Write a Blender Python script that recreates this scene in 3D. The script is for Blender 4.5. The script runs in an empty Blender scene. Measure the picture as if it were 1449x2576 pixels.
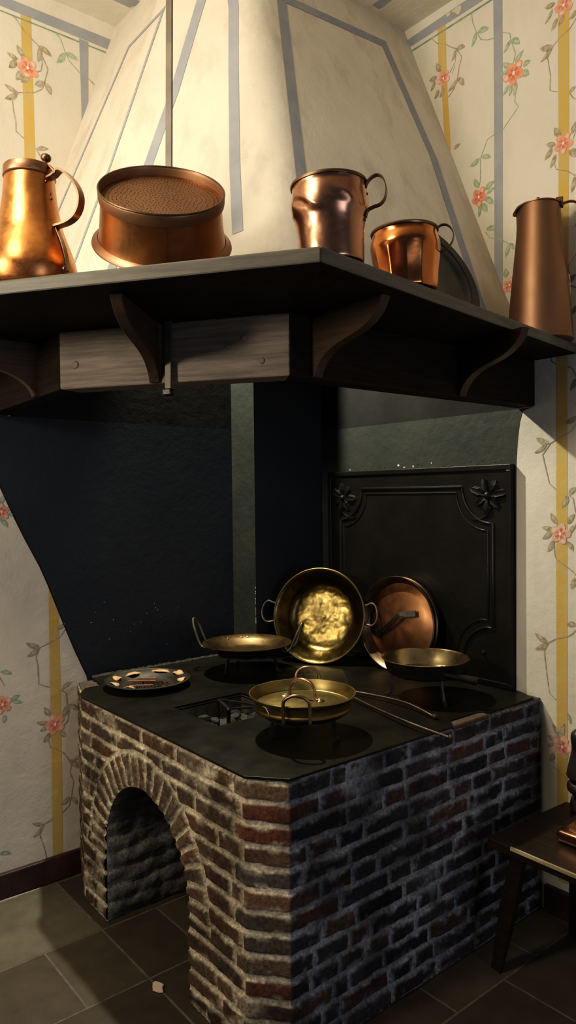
import bpy, bmesh, math, random
import numpy as np
from mathutils import Vector, Matrix, Quaternion

PI = math.pi
random.seed(7)
SC = bpy.context.scene
COL = SC.collection
XL, YR = -2.90, 2.45          # planes of the left and right wall
CEIL = 3.56
H0 = 0.795                    # top of the iron slab
HS = 2.08                     # top of the chimney shelf
VR = (0.634, 0.773)           # horizontal direction "to the right" across the corner

# ------------------------------------------------------------------ naming
def tag(o, label=None, cat=None, group=None, kind=None):
    if label: o['label'] = label
    if cat: o['category'] = cat
    if group: o['group'] = group
    if kind: o['kind'] = kind
    return o

def empty(name, loc=(0, 0, 0), rot=None, label=None, cat=None, group=None):
    o = bpy.data.objects.new(name, None)
    COL.objects.link(o)
    o.empty_display_size = 0.05
    if rot is None:
        o.location = loc
    elif isinstance(rot, Matrix):
        o.matrix_world = Matrix.Translation(Vector(loc)) @ rot.to_4x4()
    else:
        o.location = loc
        o.rotation_euler = rot
    return tag(o, label, cat, group)

def obj(name, V, F, mats, parent=None, midx=None, smooth=True, sharp=40, loc=None, rot=None, colors=None, bevel=0, sub=0):
    me = bpy.data.meshes.new(name)
    me.from_pydata([tuple(map(float, v)) for v in V], [], [tuple(map(int, f)) for f in F])
    if not isinstance(mats, (list, tuple)): mats = [mats]
    for m in mats: me.materials.append(m)
    if midx is not None:
        me.polygons.foreach_set('material_index', np.array(midx, dtype=np.int32))
    if colors is not None:
        ca = me.color_attributes.new('tint', 'FLOAT_COLOR', 'POINT')
        ca.data.foreach_set('color', np.array(colors, dtype=np.float32).ravel())
    me.polygons.foreach_set('use_smooth', [smooth] * len(me.polygons))
    me.update()
    if smooth and sharp < 180:
        me.set_sharp_from_angle(angle=math.radians(sharp))
    o = bpy.data.objects.new(name, me)
    COL.objects.link(o)
    if loc is not None: o.location = loc
    if rot is not None:
        if isinstance(rot, Matrix): o.matrix_local = Matrix.Translation(Vector(loc or (0, 0, 0))) @ rot.to_4x4()
        else: o.rotation_euler = rot
    if parent is not None: o.parent = parent
    if bevel:
        b = o.modifiers.new('bevel', 'BEVEL'); b.width = bevel; b.segments = 2
        b.limit_method = 'ANGLE'; b.angle_limit = math.radians(35); b.harden_normals = False
    if sub:
        s = o.modifiers.new('sub', 'SUBSURF'); s.levels = sub; s.render_levels = sub
    return o

class MB:
    """collects shapes into one mesh"""
    def __init__(s): s.V = []; s.F = []; s.M = []
    def add(s, VF, m=0, M=None):
        V, F = VF; n = len(s.V)
        if M is not None: V = [M @ Vector(v) for v in V]
        s.V += [tuple(v) for v in V]; s.F += [tuple(i + n for i in f) for f in F]
        s.M += [m] * len(F)
        return s
    def build(s, name, mats, parent=None, **k):
        return obj(name, s.V, s.F, mats, parent, midx=s.M, **k)

# ------------------------------------------------------------------ shapes
def lathe(prof, seg=64, closed=False, fn=None):
    V = []; F = []; rings = []
    for i, (r, z) in enumerate(prof):
        if r < 1e-6:
            rings.append([len(V)]); V.append((0, 0, z))
        else:
            idx = []
            for k in range(seg):
                a = 2 * PI * k / seg
                rr, zz = (r, z) if fn is None else fn(r, z, a)
                idx.append(len(V)); V.append((rr * math.cos(a), rr * math.sin(a), zz))
            rings.append(idx)
    pairs = list(zip(rings, rings[1:]))
    if closed: pairs.append((rings[-1], rings[0]))
    for A, B in pairs:
        for k in range(seg):
            k2 = (k + 1) % seg
            if len(A) == 1 and len(B) == 1: continue
            if len(A) == 1: F.append((A[0], B[k2], B[k]))
            elif len(B) == 1: F.append((A[k], A[k2], B[0]))
            else: F.append((A[k], A[k2], B[k2], B[k]))
    return V, [tuple(reversed(f)) for f in F]

def sweep(path, section, up=(0, 0, 1), cap=True, closed=False, scale=None):
    """section: 2-D points (side, up); path: 3-D points"""
    P = [Vector(p) for p in path]; n = len(P); V = []; F = []; m = len(section)
    U = Vector(up).normalized()
    for i, p in enumerate(P):
        if closed: t = P[(i + 1) % n] - P[i - 1]
        else: t = P[min(i + 1, n - 1)] - P[max(i - 1, 0)]
        t.normalize()
        side = t.cross(U)
        if side.length < 1e-3: side = t.cross(Vector((0.3, 0.9, 0.1)))
        side.normalize(); u2 = side.cross(t).normalized()
        s = 1 if scale is None else scale[i]
        for (a, b) in section: V.append(p + side * a * s + u2 * b * s)
    R = n if closed else n - 1
    for i in range(R):
        j = (i + 1) % n
        for k in range(m):
            k2 = (k + 1) % m
            F.append((i * m + k, i * m + k2, j * m + k2, j * m + k))
    if cap and not closed:
        F.append(tuple(range(m))); F.append(tuple(reversed(range((n - 1) * m, n * m))))
    return V, F

def circ(r, n=10): return [(r * math.cos(2 * PI * i / n), r * math.sin(2 * PI * i / n)) for i in range(n)]
def rect(w, h): return [(-w / 2, -h / 2), (w / 2, -h / 2), (w / 2, h / 2), (-w / 2, h / 2)]

def curve(pts, n=8):
    """Catmull-Rom through the points"""
    P = [Vector(p) for p in pts]; out = []
    for i in range(len(P) - 1):
        p0 = P[max(i - 1, 0)]; p1 = P[i]; p2 = P[i + 1]; p3 = P[min(i + 2, len(P) - 1)]
        for k in range(n):
            t = k / n
            out.append(0.5 * ((2 * p1) + (p2 - p0) * t + (2 * p0 - 5 * p1 + 4 * p2 - p3) * t * t + (3 * p1 - p0 - 3 * p2 + p3) * t ** 3))
    out.append(P[-1]); return out

def rod(pts, r, n=8, seg=10, up=(0, 0, 1)):
    return sweep(curve(pts, n) if n > 1 else pts, circ(r, seg), up)

def box(x0, x1, y0, y1, z0, z1):
    V = [(x0, y0, z0), (x1, y0, z0), (x1, y1, z0), (x0, y1, z0), (x0, y0, z1), (x1, y0, z1), (x1, y1, z1), (x0, y1, z1)]
    return V, [(0, 3, 2, 1), (4, 5, 6, 7), (0, 1, 5, 4), (1, 2, 6, 5), (2, 3, 7, 6), (3, 0, 4, 7)]

def prism(poly, z0, z1):
    n = len(poly)
    A = sum(poly[i][0] * poly[(i + 1) % n][1] - poly[(i + 1) % n][0] * poly[i][1] for i in range(n))
    if A < 0: poly = poly[::-1]
    V = [(x, y, z0) for x, y in poly] + [(x, y, z1) for x, y in poly]
    return V, [tuple(reversed(range(n))), tuple(range(n, 2 * n))] + [(i, (i + 1) % n, n + (i + 1) % n, n + i) for i in range(n)]

def slabs(polys, z0, z1):
    """several polygons sharing vertices -> one closed plate (holes allowed)"""
    key = {}; pts = []
    def vid(p):
        k = (round(p[0], 4), round(p[1], 4))
        if k not in key: key[k] = len(pts); pts.append(k)
        return key[k]
    faces = []
    for po in polys:
        n = len(po)
        A = sum(po[i][0] * po[(i + 1) % n][1] - po[(i + 1) % n][0] * po[i][1] for i in range(n))
        if A < 0: po = po[::-1]
        faces.append([vid(p) for p in po])
    N = len(pts); V = [(x, y, z1) for x, y in pts] + [(x, y, z0) for x, y in pts]
    F = [tuple(f) for f in faces] + [tuple(reversed([i + N for i in f])) for f in faces]
    ed = {}
    for f in faces:
        for i in range(len(f)): ed[(f[i], f[(i + 1) % len(f)])] = 1
    for (a, b) in ed:
        if (b, a) not in ed: F.append((b, a, a + N, b + N))
    return V, F

def frame_mat(X, Y, Z):
    return Matrix((X, Y, Z)).transposed()

def axis_frame(n, side=None):
    """rotation whose local Z is n and local X is horizontal"""
    Z = Vector(n).normalized()
    X = Vector((0, 0, 1)).cross(Z) if side is None else Vector(side)
    X = (X - Z * X.dot(Z)).normalized(); Y = Z.cross(X)
    return frame_mat(X, Y, Z)

# ------------------------------------------------------------------ noise
_rs = np.random.RandomState(11); _T = _rs.rand(64, 64, 64)
def vnoise(x, y, z):
    x, y, z = np.broadcast_arrays(x, y, z)
    xi, yi, zi = np.floor(x).astype(int), np.floor(y).astype(int), np.floor(z).astype(int)
    fx, fy, fz = x - xi, y - yi, z - zi
    fx = fx * fx * (3 - 2 * fx); fy = fy * fy * (3 - 2 * fy); fz = fz * fz * (3 - 2 * fz)
    r = 0
    for a in (0, 1):
        for b in (0, 1):
            for c in (0, 1):
                w = (fx if a else 1 - fx) * (fy if b else 1 - fy) * (fz if c else 1 - fz)
                r = r + w * _T[(xi + a) % 64, (yi + b) % 64, (zi + c) % 64]
    return r - 0.5
def fbm(x, y, z, f, oct=3):
    r = 0; a = 1.0
    for _ in range(oct):
        r = r + a * vnoise(x * f + 7.3, y * f + 1.7, z * f + 3.1); f *= 2.1; a *= 0.5
    return r

# ------------------------------------------------------------------ materials
def new_mat(name):
    m = bpy.data.materials.new(name); m.use_nodes = True
    nt = m.node_tree; nt.nodes.clear()
    out = nt.nodes.new('ShaderNodeOutputMaterial'); b = nt.nodes.new('ShaderNodeBsdfPrincipled')
    nt.links.new(b.outputs[0], out.inputs[0])
    return m, nt, b

def coords(nt, scale=(1, 1, 1), kind='Object'):
    tc = nt.nodes.new('ShaderNodeTexCoord'); mp = nt.nodes.new('ShaderNodeMapping')
    mp.inputs['Scale'].default_value = scale
    nt.links.new(tc.outputs[kind], mp.inputs[0]); return mp.outputs[0]

def noise(nt, vec, scale, detail=4, rough=0.55, dist=0):
    n = nt.nodes.new('ShaderNodeTexNoise')
    n.inputs['Scale'].default_value = scale; n.inputs['Detail'].default_value = detail
    n.inputs['Roughness'].default_value = rough; n.inputs['Distortion'].default_value = dist
    nt.links.new(vec, n.inputs['Vector']); return n.outputs[0]

def ramp(nt, fac, stops):
    r = nt.nodes.new('ShaderNodeValToRGB'); e = r.color_ramp.elements
    while len(e) < len(stops): e.new(0.5)
    for i, (p, c) in enumerate(stops):
        e[i].position = p; e[i].color = (*c, 1) if len(c) == 3 else c
    nt.links.new(fac, r.inputs[0]); return r.outputs[0]

def mix(nt, fac, a, b, mode='MIX'):
    m = nt.nodes.new('ShaderNodeMix'); m.data_type = 'RGBA'; m.blend_type = mode
    if isinstance(fac, (int, float)): m.inputs[0].default_value = fac
    else: nt.links.new(fac, m.inputs[0])
    for v, i in ((a, 6), (b, 7)):
        if isinstance(v, tuple): m.inputs[i].default_value = (*v, 1)
        else: nt.links.new(v, m.inputs[i])
    return m.outputs[2]

def bump(nt, b, h, strength=0.3, dist=0.01, prev=None):
    n = nt.nodes.new('ShaderNodeBump'); n.inputs['Strength'].default_value = strength; n.inputs['Distance'].default_value = dist
    nt.links.new(h, n.inputs['Height'])
    if prev is not None: nt.links.new(prev, n.inputs['Normal'])
    nt.links.new(n.outputs[0], b.inputs['Normal']); return n.outputs[0]

def mottled(name, c1, c2, scale=6, rough=0.7, metal=0.0, bs=0.2, bscale=60, bdist=0.004, vec=(1, 1, 1), detail=5, lo=0.35, hi=0.65, spec=None, rvar=0.0, c3=None):
    m, nt, b = new_mat(name)
    v = coords(nt, vec)
    n = noise(nt, v, scale, detail)
    st = [(lo, c1), (hi, c2)] if c3 is None else [(lo, c1), ((lo + hi) / 2, c3), (hi, c2)]
    nt.links.new(ramp(nt, n, st), b.inputs['Base Color'])
    b.inputs['Roughness'].default_value = rough; b.inputs['Metallic'].default_value = metal
    if spec is not None: b.inputs['Specular IOR Level'].default_value = spec
    if rvar:
        r = ramp(nt, noise(nt, v, scale * 1.7, 6), [(0.3, (rough - rvar,) * 3), (0.7, (rough + rvar,) * 3)])
        nt.links.new(r, b.inputs['Roughness'])
    if bs: bump(nt, b, noise(nt, v, bscale, 5, 0.6), bs, bdist)
    return m

def plaster(name, base, stain, rough=0.85, k=0.5):
    m, nt, b = new_mat(name)
    v = coords(nt)
    vs = coords(nt, (3.2, 3.2, 0.8))
    a = ramp(nt, noise(nt, v, 2.2, 6, 0.6), [(0.38, base), (0.75, tuple(x * 0.86 for x in base))])
    s = ramp(nt, noise(nt, vs, 2.5, 6, 0.65), [(0.5, (0, 0, 0)), (0.78, (k, k, k))])
    c = mix(nt, s, a, stain)
    sp = ramp(nt, noise(nt, v, 55, 3, 0.7), [(0.70, (0, 0, 0)), (0.78, (0.5, 0.5, 0.5))])
    c = mix(nt, sp, c, tuple(x * 0.6 for x in stain))
    nt.links.new(c, b.inputs['Base Color']); b.inputs['Roughness'].default_value = rough
    b.inputs['Specular IOR Level'].default_value = 0.25
    p = bump(nt, b, noise(nt, v, 9, 6, 0.6), 0.35, 0.012)
    bump(nt, b, noise(nt, v, 90, 3, 0.6), 0.25, 0.002, p)
    return m

def wood(name, dark, light, axis=0, scale=14, rough=0.5, bs=0.3, spec=0.4):
    m, nt, b = new_mat(name)
    s = [12, 12, 12]; s[axis] = 0.7
    v = coords(nt, tuple(s)); v2 = coords(nt)
    n = noise(nt, v, scale * 0.55, 6, 0.65, 0.4)
    c = ramp(nt, n, [(0.32, dark), (0.68, light)])
    c = mix(nt, ramp(nt, noise(nt, v2, 5, 5), [(0.4, (0, 0, 0)), (0.7, (0.6, 0.6, 0.6))]), c, dark)
    nt.links.new(c, b.inputs['Base Color']); b.inputs['Roughness'].default_value = rough
    b.inputs['Specular IOR Level'].default_value = spec
    bump(nt, b, n, bs, 0.004)
    return m

def metal(name, c1, c2, rough=0.32, hammer=0.0, hscale=28, tarnish=(0.05, 0.03, 0.02), tk=0.6, rvar=0.1, ns=5, streak=False, tlo=0.5):
    m, nt, b = new_mat(name)
    v = coords(nt); v2 = coords(nt, (1, 1, 0.3) if streak else (1, 1, 1))
    c = ramp(nt, noise(nt, v2, ns, 7, 0.62, 0.5), [(0.3, c1), (0.7, c2)])
    t = ramp(nt, noise(nt, v2, ns * 0.8, 8, 0.7, 1.0), [(tlo, (0, 0, 0)), (tlo + 0.3, (tk, tk, tk))])
    c = mix(nt, t, c, tarnish)
    nt.links.new(c, b.inputs['Base Color']); b.inputs['Metallic'].default_value = 1.0
    r = ramp(nt, noise(nt, v, ns * 2.3, 7, 0.7), [(0.25, (rough - rvar,) * 3), (0.75, (rough + rvar,) * 3)])
    nt.links.new(r, b.inputs['Roughness'])
    p = bump(nt, b, noise(nt, v, 120, 3, 0.6), 0.08, 0.001)
    if hammer:
        vo = nt.nodes.new('ShaderNodeTexVoronoi'); vo.feature = 'SMOOTH_F1'; vo.inputs['Scale'].default_value = hscale
        nt.links.new(v, vo.inputs['Vector'])
        p = bump(nt, b, vo.outputs['Distance'], hammer, 0.006, p)
        bump(nt, b, noise(nt, v, hscale * 0.35, 3, 0.5), hammer, 0.02, p)
    return m

def paint(name, col, under, k=0.35, scale=30):
    m, nt, b = new_mat(name)
    v = coords(nt)
    n = ramp(nt, noise(nt, v, scale, 4, 0.6), [(0.35, (0, 0, 0)), (0.7, (k, k, k))])
    c = mix(nt, n, col, under)
    nt.links.new(c, b.inputs['Base Color']); b.inputs['Roughness'].default_value = 0.85
    b.inputs['Specular IOR Level'].default_value = 0.2
    bump(nt, b, noise(nt, v, 9, 6, 0.6), 0.3, 0.012)
    return m

def tinted(name, rough=0.85, fine=90, bs=0.8, spec=0.2, bd=0.006, lo=0.38, hi=1.45):
    """colour from the mesh's tint attribute broken up by fine noise"""
    m, nt, b = new_mat(name)
    a = nt.nodes.new('ShaderNodeAttribute'); a.attribute_name = 'tint'
    v = coords(nt)
    g = ramp(nt, noise(nt, v, fine, 5, 0.7), [(0.3, (lo,) * 3), (0.72, (hi,) * 3)])
    c = mix(nt, 1.0, a.outputs['Color'], g, 'MULTIPLY')
    nt.links.new(c, b.inputs['Base Color']); b.inputs['Roughness'].default_value = rough
    b.inputs['Specular IOR Level'].default_value = spec
    bump(nt, b, noise(nt, v, fine * 0.8, 6, 0.7), bs, bd)
    return m

CREAM = (0.66, 0.60, 0.49)
M = {}
M['wall'] = plaster('painted_plaster', CREAM, (0.46, 0.40, 0.31), k=0.35)
M['hood'] = plaster('hood_plaster', (0.64, 0.58, 0.475), (0.37, 0.31, 0.235), k=0.7)
M['ceil'] = plaster('ceiling_plaster', (0.64, 0.59, 0.48), (0.5, 0.44, 0.34), k=0.3)
M['yellow'] = paint('ochre_paint', (0.55, 0.36, 0.095), (0.52, 0.40, 0.19), 0.7, 12)
M['grey'] = paint('grey_paint', (0.275, 0.285, 0.315), (0.36, 0.36, 0.35), 0.6, 10)
M['green'] = paint('green_line_paint', (0.15, 0.24, 0.17), CREAM, 0.3)
M['b'] = paint('brown_leaf_paint', (0.27, 0.21, 0.13), CREAM, 0.55, 60)
M['bl'] = paint('brown_leaf_light_paint', (0.40, 0.33, 0.22), CREAM, 0.5, 60)
M['g'] = paint('green_leaf_paint', (0.24, 0.33, 0.22), CREAM, 0.55, 60)
M['gl'] = paint('green_leaf_light_paint', (0.36, 0.44, 0.32), CREAM, 0.5, 60)
M['d'] = paint('grey_leaf_paint', (0.17, 0.16, 0.14), CREAM, 0.3, 60)
M['s'] = paint('salmon_petal_paint', (0.72, 0.27, 0.17), CREAM, 0.45, 45)
M['o'] = paint('coral_petal_paint', (0.74, 0.24, 0.13), CREAM, 0.35, 45)
M['k'] = paint('pink_petal_paint', (0.66, 0.32, 0.24), CREAM, 0.5, 45)
M['sl'] = paint('pale_petal_paint', (0.76, 0.46, 0.34), CREAM, 0.5, 45)
M['sd'] = paint('red_vein_paint', (0.55, 0.13, 0.08), (0.7, 0.3, 0.2), 0.5, 45)
M['fc'] = paint('flower_eye_paint', (0.85, 0.70, 0.52), CREAM, 0.2)
M['chip'] = paint('bare_plaster_patch', (0.62, 0.50, 0.38), (0.5, 0.4, 0.3), 0.5)
M['fleck'] = paint('white_flake', (0.62, 0.60, 0.52), (0.4, 0.4, 0.35), 0.3)
M['soot'] = mottled('soot_shade_blue', (0.016, 0.020, 0.027), (0.022, 0.026, 0.033), 3, 0.55, 0, 0.25, 25, 0.006, spec=0.35)  # soot on sides turned from the flue lamp, bluish shade put into its colour
M['soot_lit'] = mottled('soot_lit_green', (0.026, 0.031, 0.027), (0.040, 0.044, 0.036), 4, 0.6, 0, 0.4, 22, 0.008, spec=0.3)  # same soot on lamp-facing sides, greenish light put into its colour
M['soot_d'] = mottled('soot_black', (0.010, 0.010, 0.009), (0.02, 0.02, 0.018), 4, 0.8, 0, 0.3, 20, 0.006, spec=0.2)
M['shelf'] = wood('dark_shelf_wood', (0.062, 0.055, 0.043), (0.135, 0.120, 0.092), 0, 10, 0.45, 0.3, 0.3)
M['beam'] = wood('pale_beam_wood', (0.11, 0.085, 0.062), (0.27, 0.21, 0.155), 0, 12, 0.6, 0.8)  # paler wood for the front beam segment and its pegs
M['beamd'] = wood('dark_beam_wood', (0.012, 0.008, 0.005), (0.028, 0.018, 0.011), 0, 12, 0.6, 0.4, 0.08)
M['bracket'] = wood('bracket_wood', (0.035, 0.020, 0.011), (0.070, 0.041, 0.023), 0, 12, 0.45, 0.3, 0.3)
M['bench'] = wood('bench_wood', (0.010, 0.0065, 0.0045), (0.026, 0.015, 0.009), 0, 12, 0.36, 0.15, 0.3)
M['benchedge'] = wood('pale_bench_edge', (0.20, 0.15, 0.08), (0.55, 0.46, 0.28), 0, 12, 0.35, 0.15, 0.5)
M['skirt'] = mottled('maroon_skirting', (0.030, 0.012, 0.009), (0.055, 0.022, 0.016), 8, 0.5, 0, 0.3, 40)
M['iron'] = mottled('wrought_iron', (0.018, 0.016, 0.013), (0.045, 0.038, 0.030), 20, 0.42, 0.7, 0.4, 90, 0.002)
M['rust'] = mottled('brown_iron', (0.05, 0.035, 0.024), (0.11, 0.075, 0.05), 25, 0.45, 0.7, 0.3, 90, 0.002)
M['slab'] = mottled('iron_slab', (0.0068, 0.0058, 0.0034), (0.0135, 0.0115, 0.0066), 5, 0.40, 0.0, 0.12, 60, 0.002, spec=0.18, rvar=0.09)
M['cast'] = mottled('cast_iron', (0.0060, 0.0054, 0.0042), (0.0110, 0.0095, 0.0070), 6, 0.42, 0.0, 0.3, 70, 0.003, spec=0.25)
M['rod'] = mottled('rod_iron', (0.065, 0.050, 0.040), (0.115, 0.09, 0.07), 9, 0.5, 0.3, 0.2, 60, 0.002)
M['copper_hot'] = metal('bright_copper', (0.72, 0.31, 0.10), (0.46, 0.18, 0.065), 0.34, 0.12, 18, (0.16, 0.075, 0.035), 0.85, 0.12, 11)
M['copper_band'] = metal('collar_copper', (0.34, 0.175, 0.10), (0.25, 0.125, 0.075), 0.42, 0.0, 20, (0.15, 0.08, 0.05), 0.5)
M['copper_sv'] = metal('sieve_copper', (0.46, 0.205, 0.075), (0.30, 0.135, 0.055), 0.36, 0.06, 18, (0.12, 0.055, 0.025), 0.6, 0.1, 6, True)
M['copper_pl'] = metal('dull_pierced_copper', (0.29, 0.165, 0.092), (0.21, 0.115, 0.065), 0.55, 0.05, 30, (0.18, 0.11, 0.07), 0.4)
M['copper_a'] = metal('dented_copper', (0.50, 0.27, 0.165), (0.36, 0.18, 0.115), 0.27, 0.22, 26, (0.16, 0.09, 0.065), 0.6, 0.07, 6, True)
M['copper_b'] = metal('red_copper', (0.66, 0.26, 0.085), (0.40, 0.15, 0.06), 0.20, 0.12, 16, (0.25, 0.10, 0.05), 0.45, 0.06, 8, True)
M['copper_m'] = metal('matt_brown_copper', (0.30, 0.165, 0.10), (0.23, 0.125, 0.078), 0.48, 0.0, 20, (0.15, 0.09, 0.06), 0.35, 0.05, 3, True)
M['copper_lid'] = metal('oven_lid_copper', (0.36, 0.17, 0.08), (0.24, 0.11, 0.055), 0.40, 0.12, 15, (0.10, 0.05, 0.03), 0.6)
M['copper_box'] = metal('polished_copper', (0.72, 0.34, 0.20), (0.55, 0.25, 0.14), 0.2, 0.0, 15, (0.2, 0.09, 0.05), 0.3)
M['rim_dark'] = metal('dark_rim', (0.20, 0.13, 0.08), (0.12, 0.08, 0.05), 0.4, 0.0, 20, (0.05, 0.04, 0.03), 0.7)
M['brass'] = metal('aged_brass', (0.30, 0.225, 0.085), (0.20, 0.15, 0.06), 0.40, 0.03, 30, (0.16, 0.11, 0.05), 0.5, 0.1, 6)
M['brass_bowl'] = metal('hammered_brass', (0.21, 0.150, 0.048), (0.105, 0.075, 0.028), 0.30, 0.35, 24, (0.045, 0.03, 0.016), 0.95, 0.1, 7)
M['brass_pan'] = metal('brown_brass', (0.28, 0.19, 0.085), (0.19, 0.125, 0.06), 0.34, 0.08, 22, (0.12, 0.08, 0.05), 0.6)
M['bronze_in'] = metal('pan_lining', (0.46, 0.36, 0.20), (0.36, 0.27, 0.14), 0.27, 0.0, 30, (0.2, 0.15, 0.08), 0.4)
M['pewter'] = metal('pewter', (0.085, 0.076, 0.062), (0.050, 0.045, 0.036), 0.58, 0.05, 30, (0.07, 0.06, 0.05), 0.5)
M['handle'] = metal('brown_handle_metal', (0.36, 0.24, 0.15), (0.24, 0.15, 0.09), 0.35, 0.0, 30, (0.10, 0.07, 0.05), 0.6)
M['darkplate'] = mottled('dark_pewter_plate', (0.035, 0.037, 0.038), (0.06, 0.062, 0.062), 9, 0.3, 0.8, 0.1, 60, 0.002)
M['seed'] = mottled('cloves', (0.030, 0.016, 0.009), (0.075, 0.040, 0.022), 200, 0.7, 0, 0.2, 200)
M['cinn'] = mottled('cinnamon_bark', (0.16, 0.06, 0.03), (0.26, 0.11, 0.055), 60, 0.6, 0, 0.4, 150)
M['peel'] = mottled('dried_peel', (0.55, 0.30, 0.14), (0.68, 0.42, 0.22), 40, 0.7, 0, 0.3, 120)
M['coal'] = mottled('charcoal', (0.010, 0.010, 0.010), (0.040, 0.037, 0.032), 40, 0.8, 0, 0.6, 90, 0.005)
M['ash'] = mottled('ash_bed', (0.02, 0.019, 0.016), (0.07, 0.065, 0.055), 30, 0.9, 0, 0.9, 60, 0.012)
M['pitwall'] = mottled('sooty_mortar', (0.03, 0.029, 0.022), (0.08, 0.075, 0.06), 18, 0.85, 0, 0.6, 60, 0.006)
M['white'] = mottled('white_mortar', (0.20, 0.19, 0.15), (0.42, 0.40, 0.33), 40, 0.9, 0, 0.6, 90, 0.004)
M['brick'] = tinted('old_brick_masonry')
M['floor'] = tinted('floor_tile', 0.42, 14, 0.10, 0.40, 0.004, 0.8, 1.15)
M['dull_handle'] = mottled('dull_brown_iron', (0.085, 0.068, 0.048), (0.16, 0.13, 0.095), 25, 0.42, 0.55, 0.3, 90, 0.002)
M['grout'] = mottled('floor_grout', (0.09, 0.075, 0.056), (0.15, 0.125, 0.095), 30, 0.9, 0, 0.4, 80)
M['turned'] = mottled('black_turned_wood', (0.012, 0.008, 0.006), (0.03, 0.02, 0.014), 12, 0.4, 0, 0.1, 40)

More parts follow.
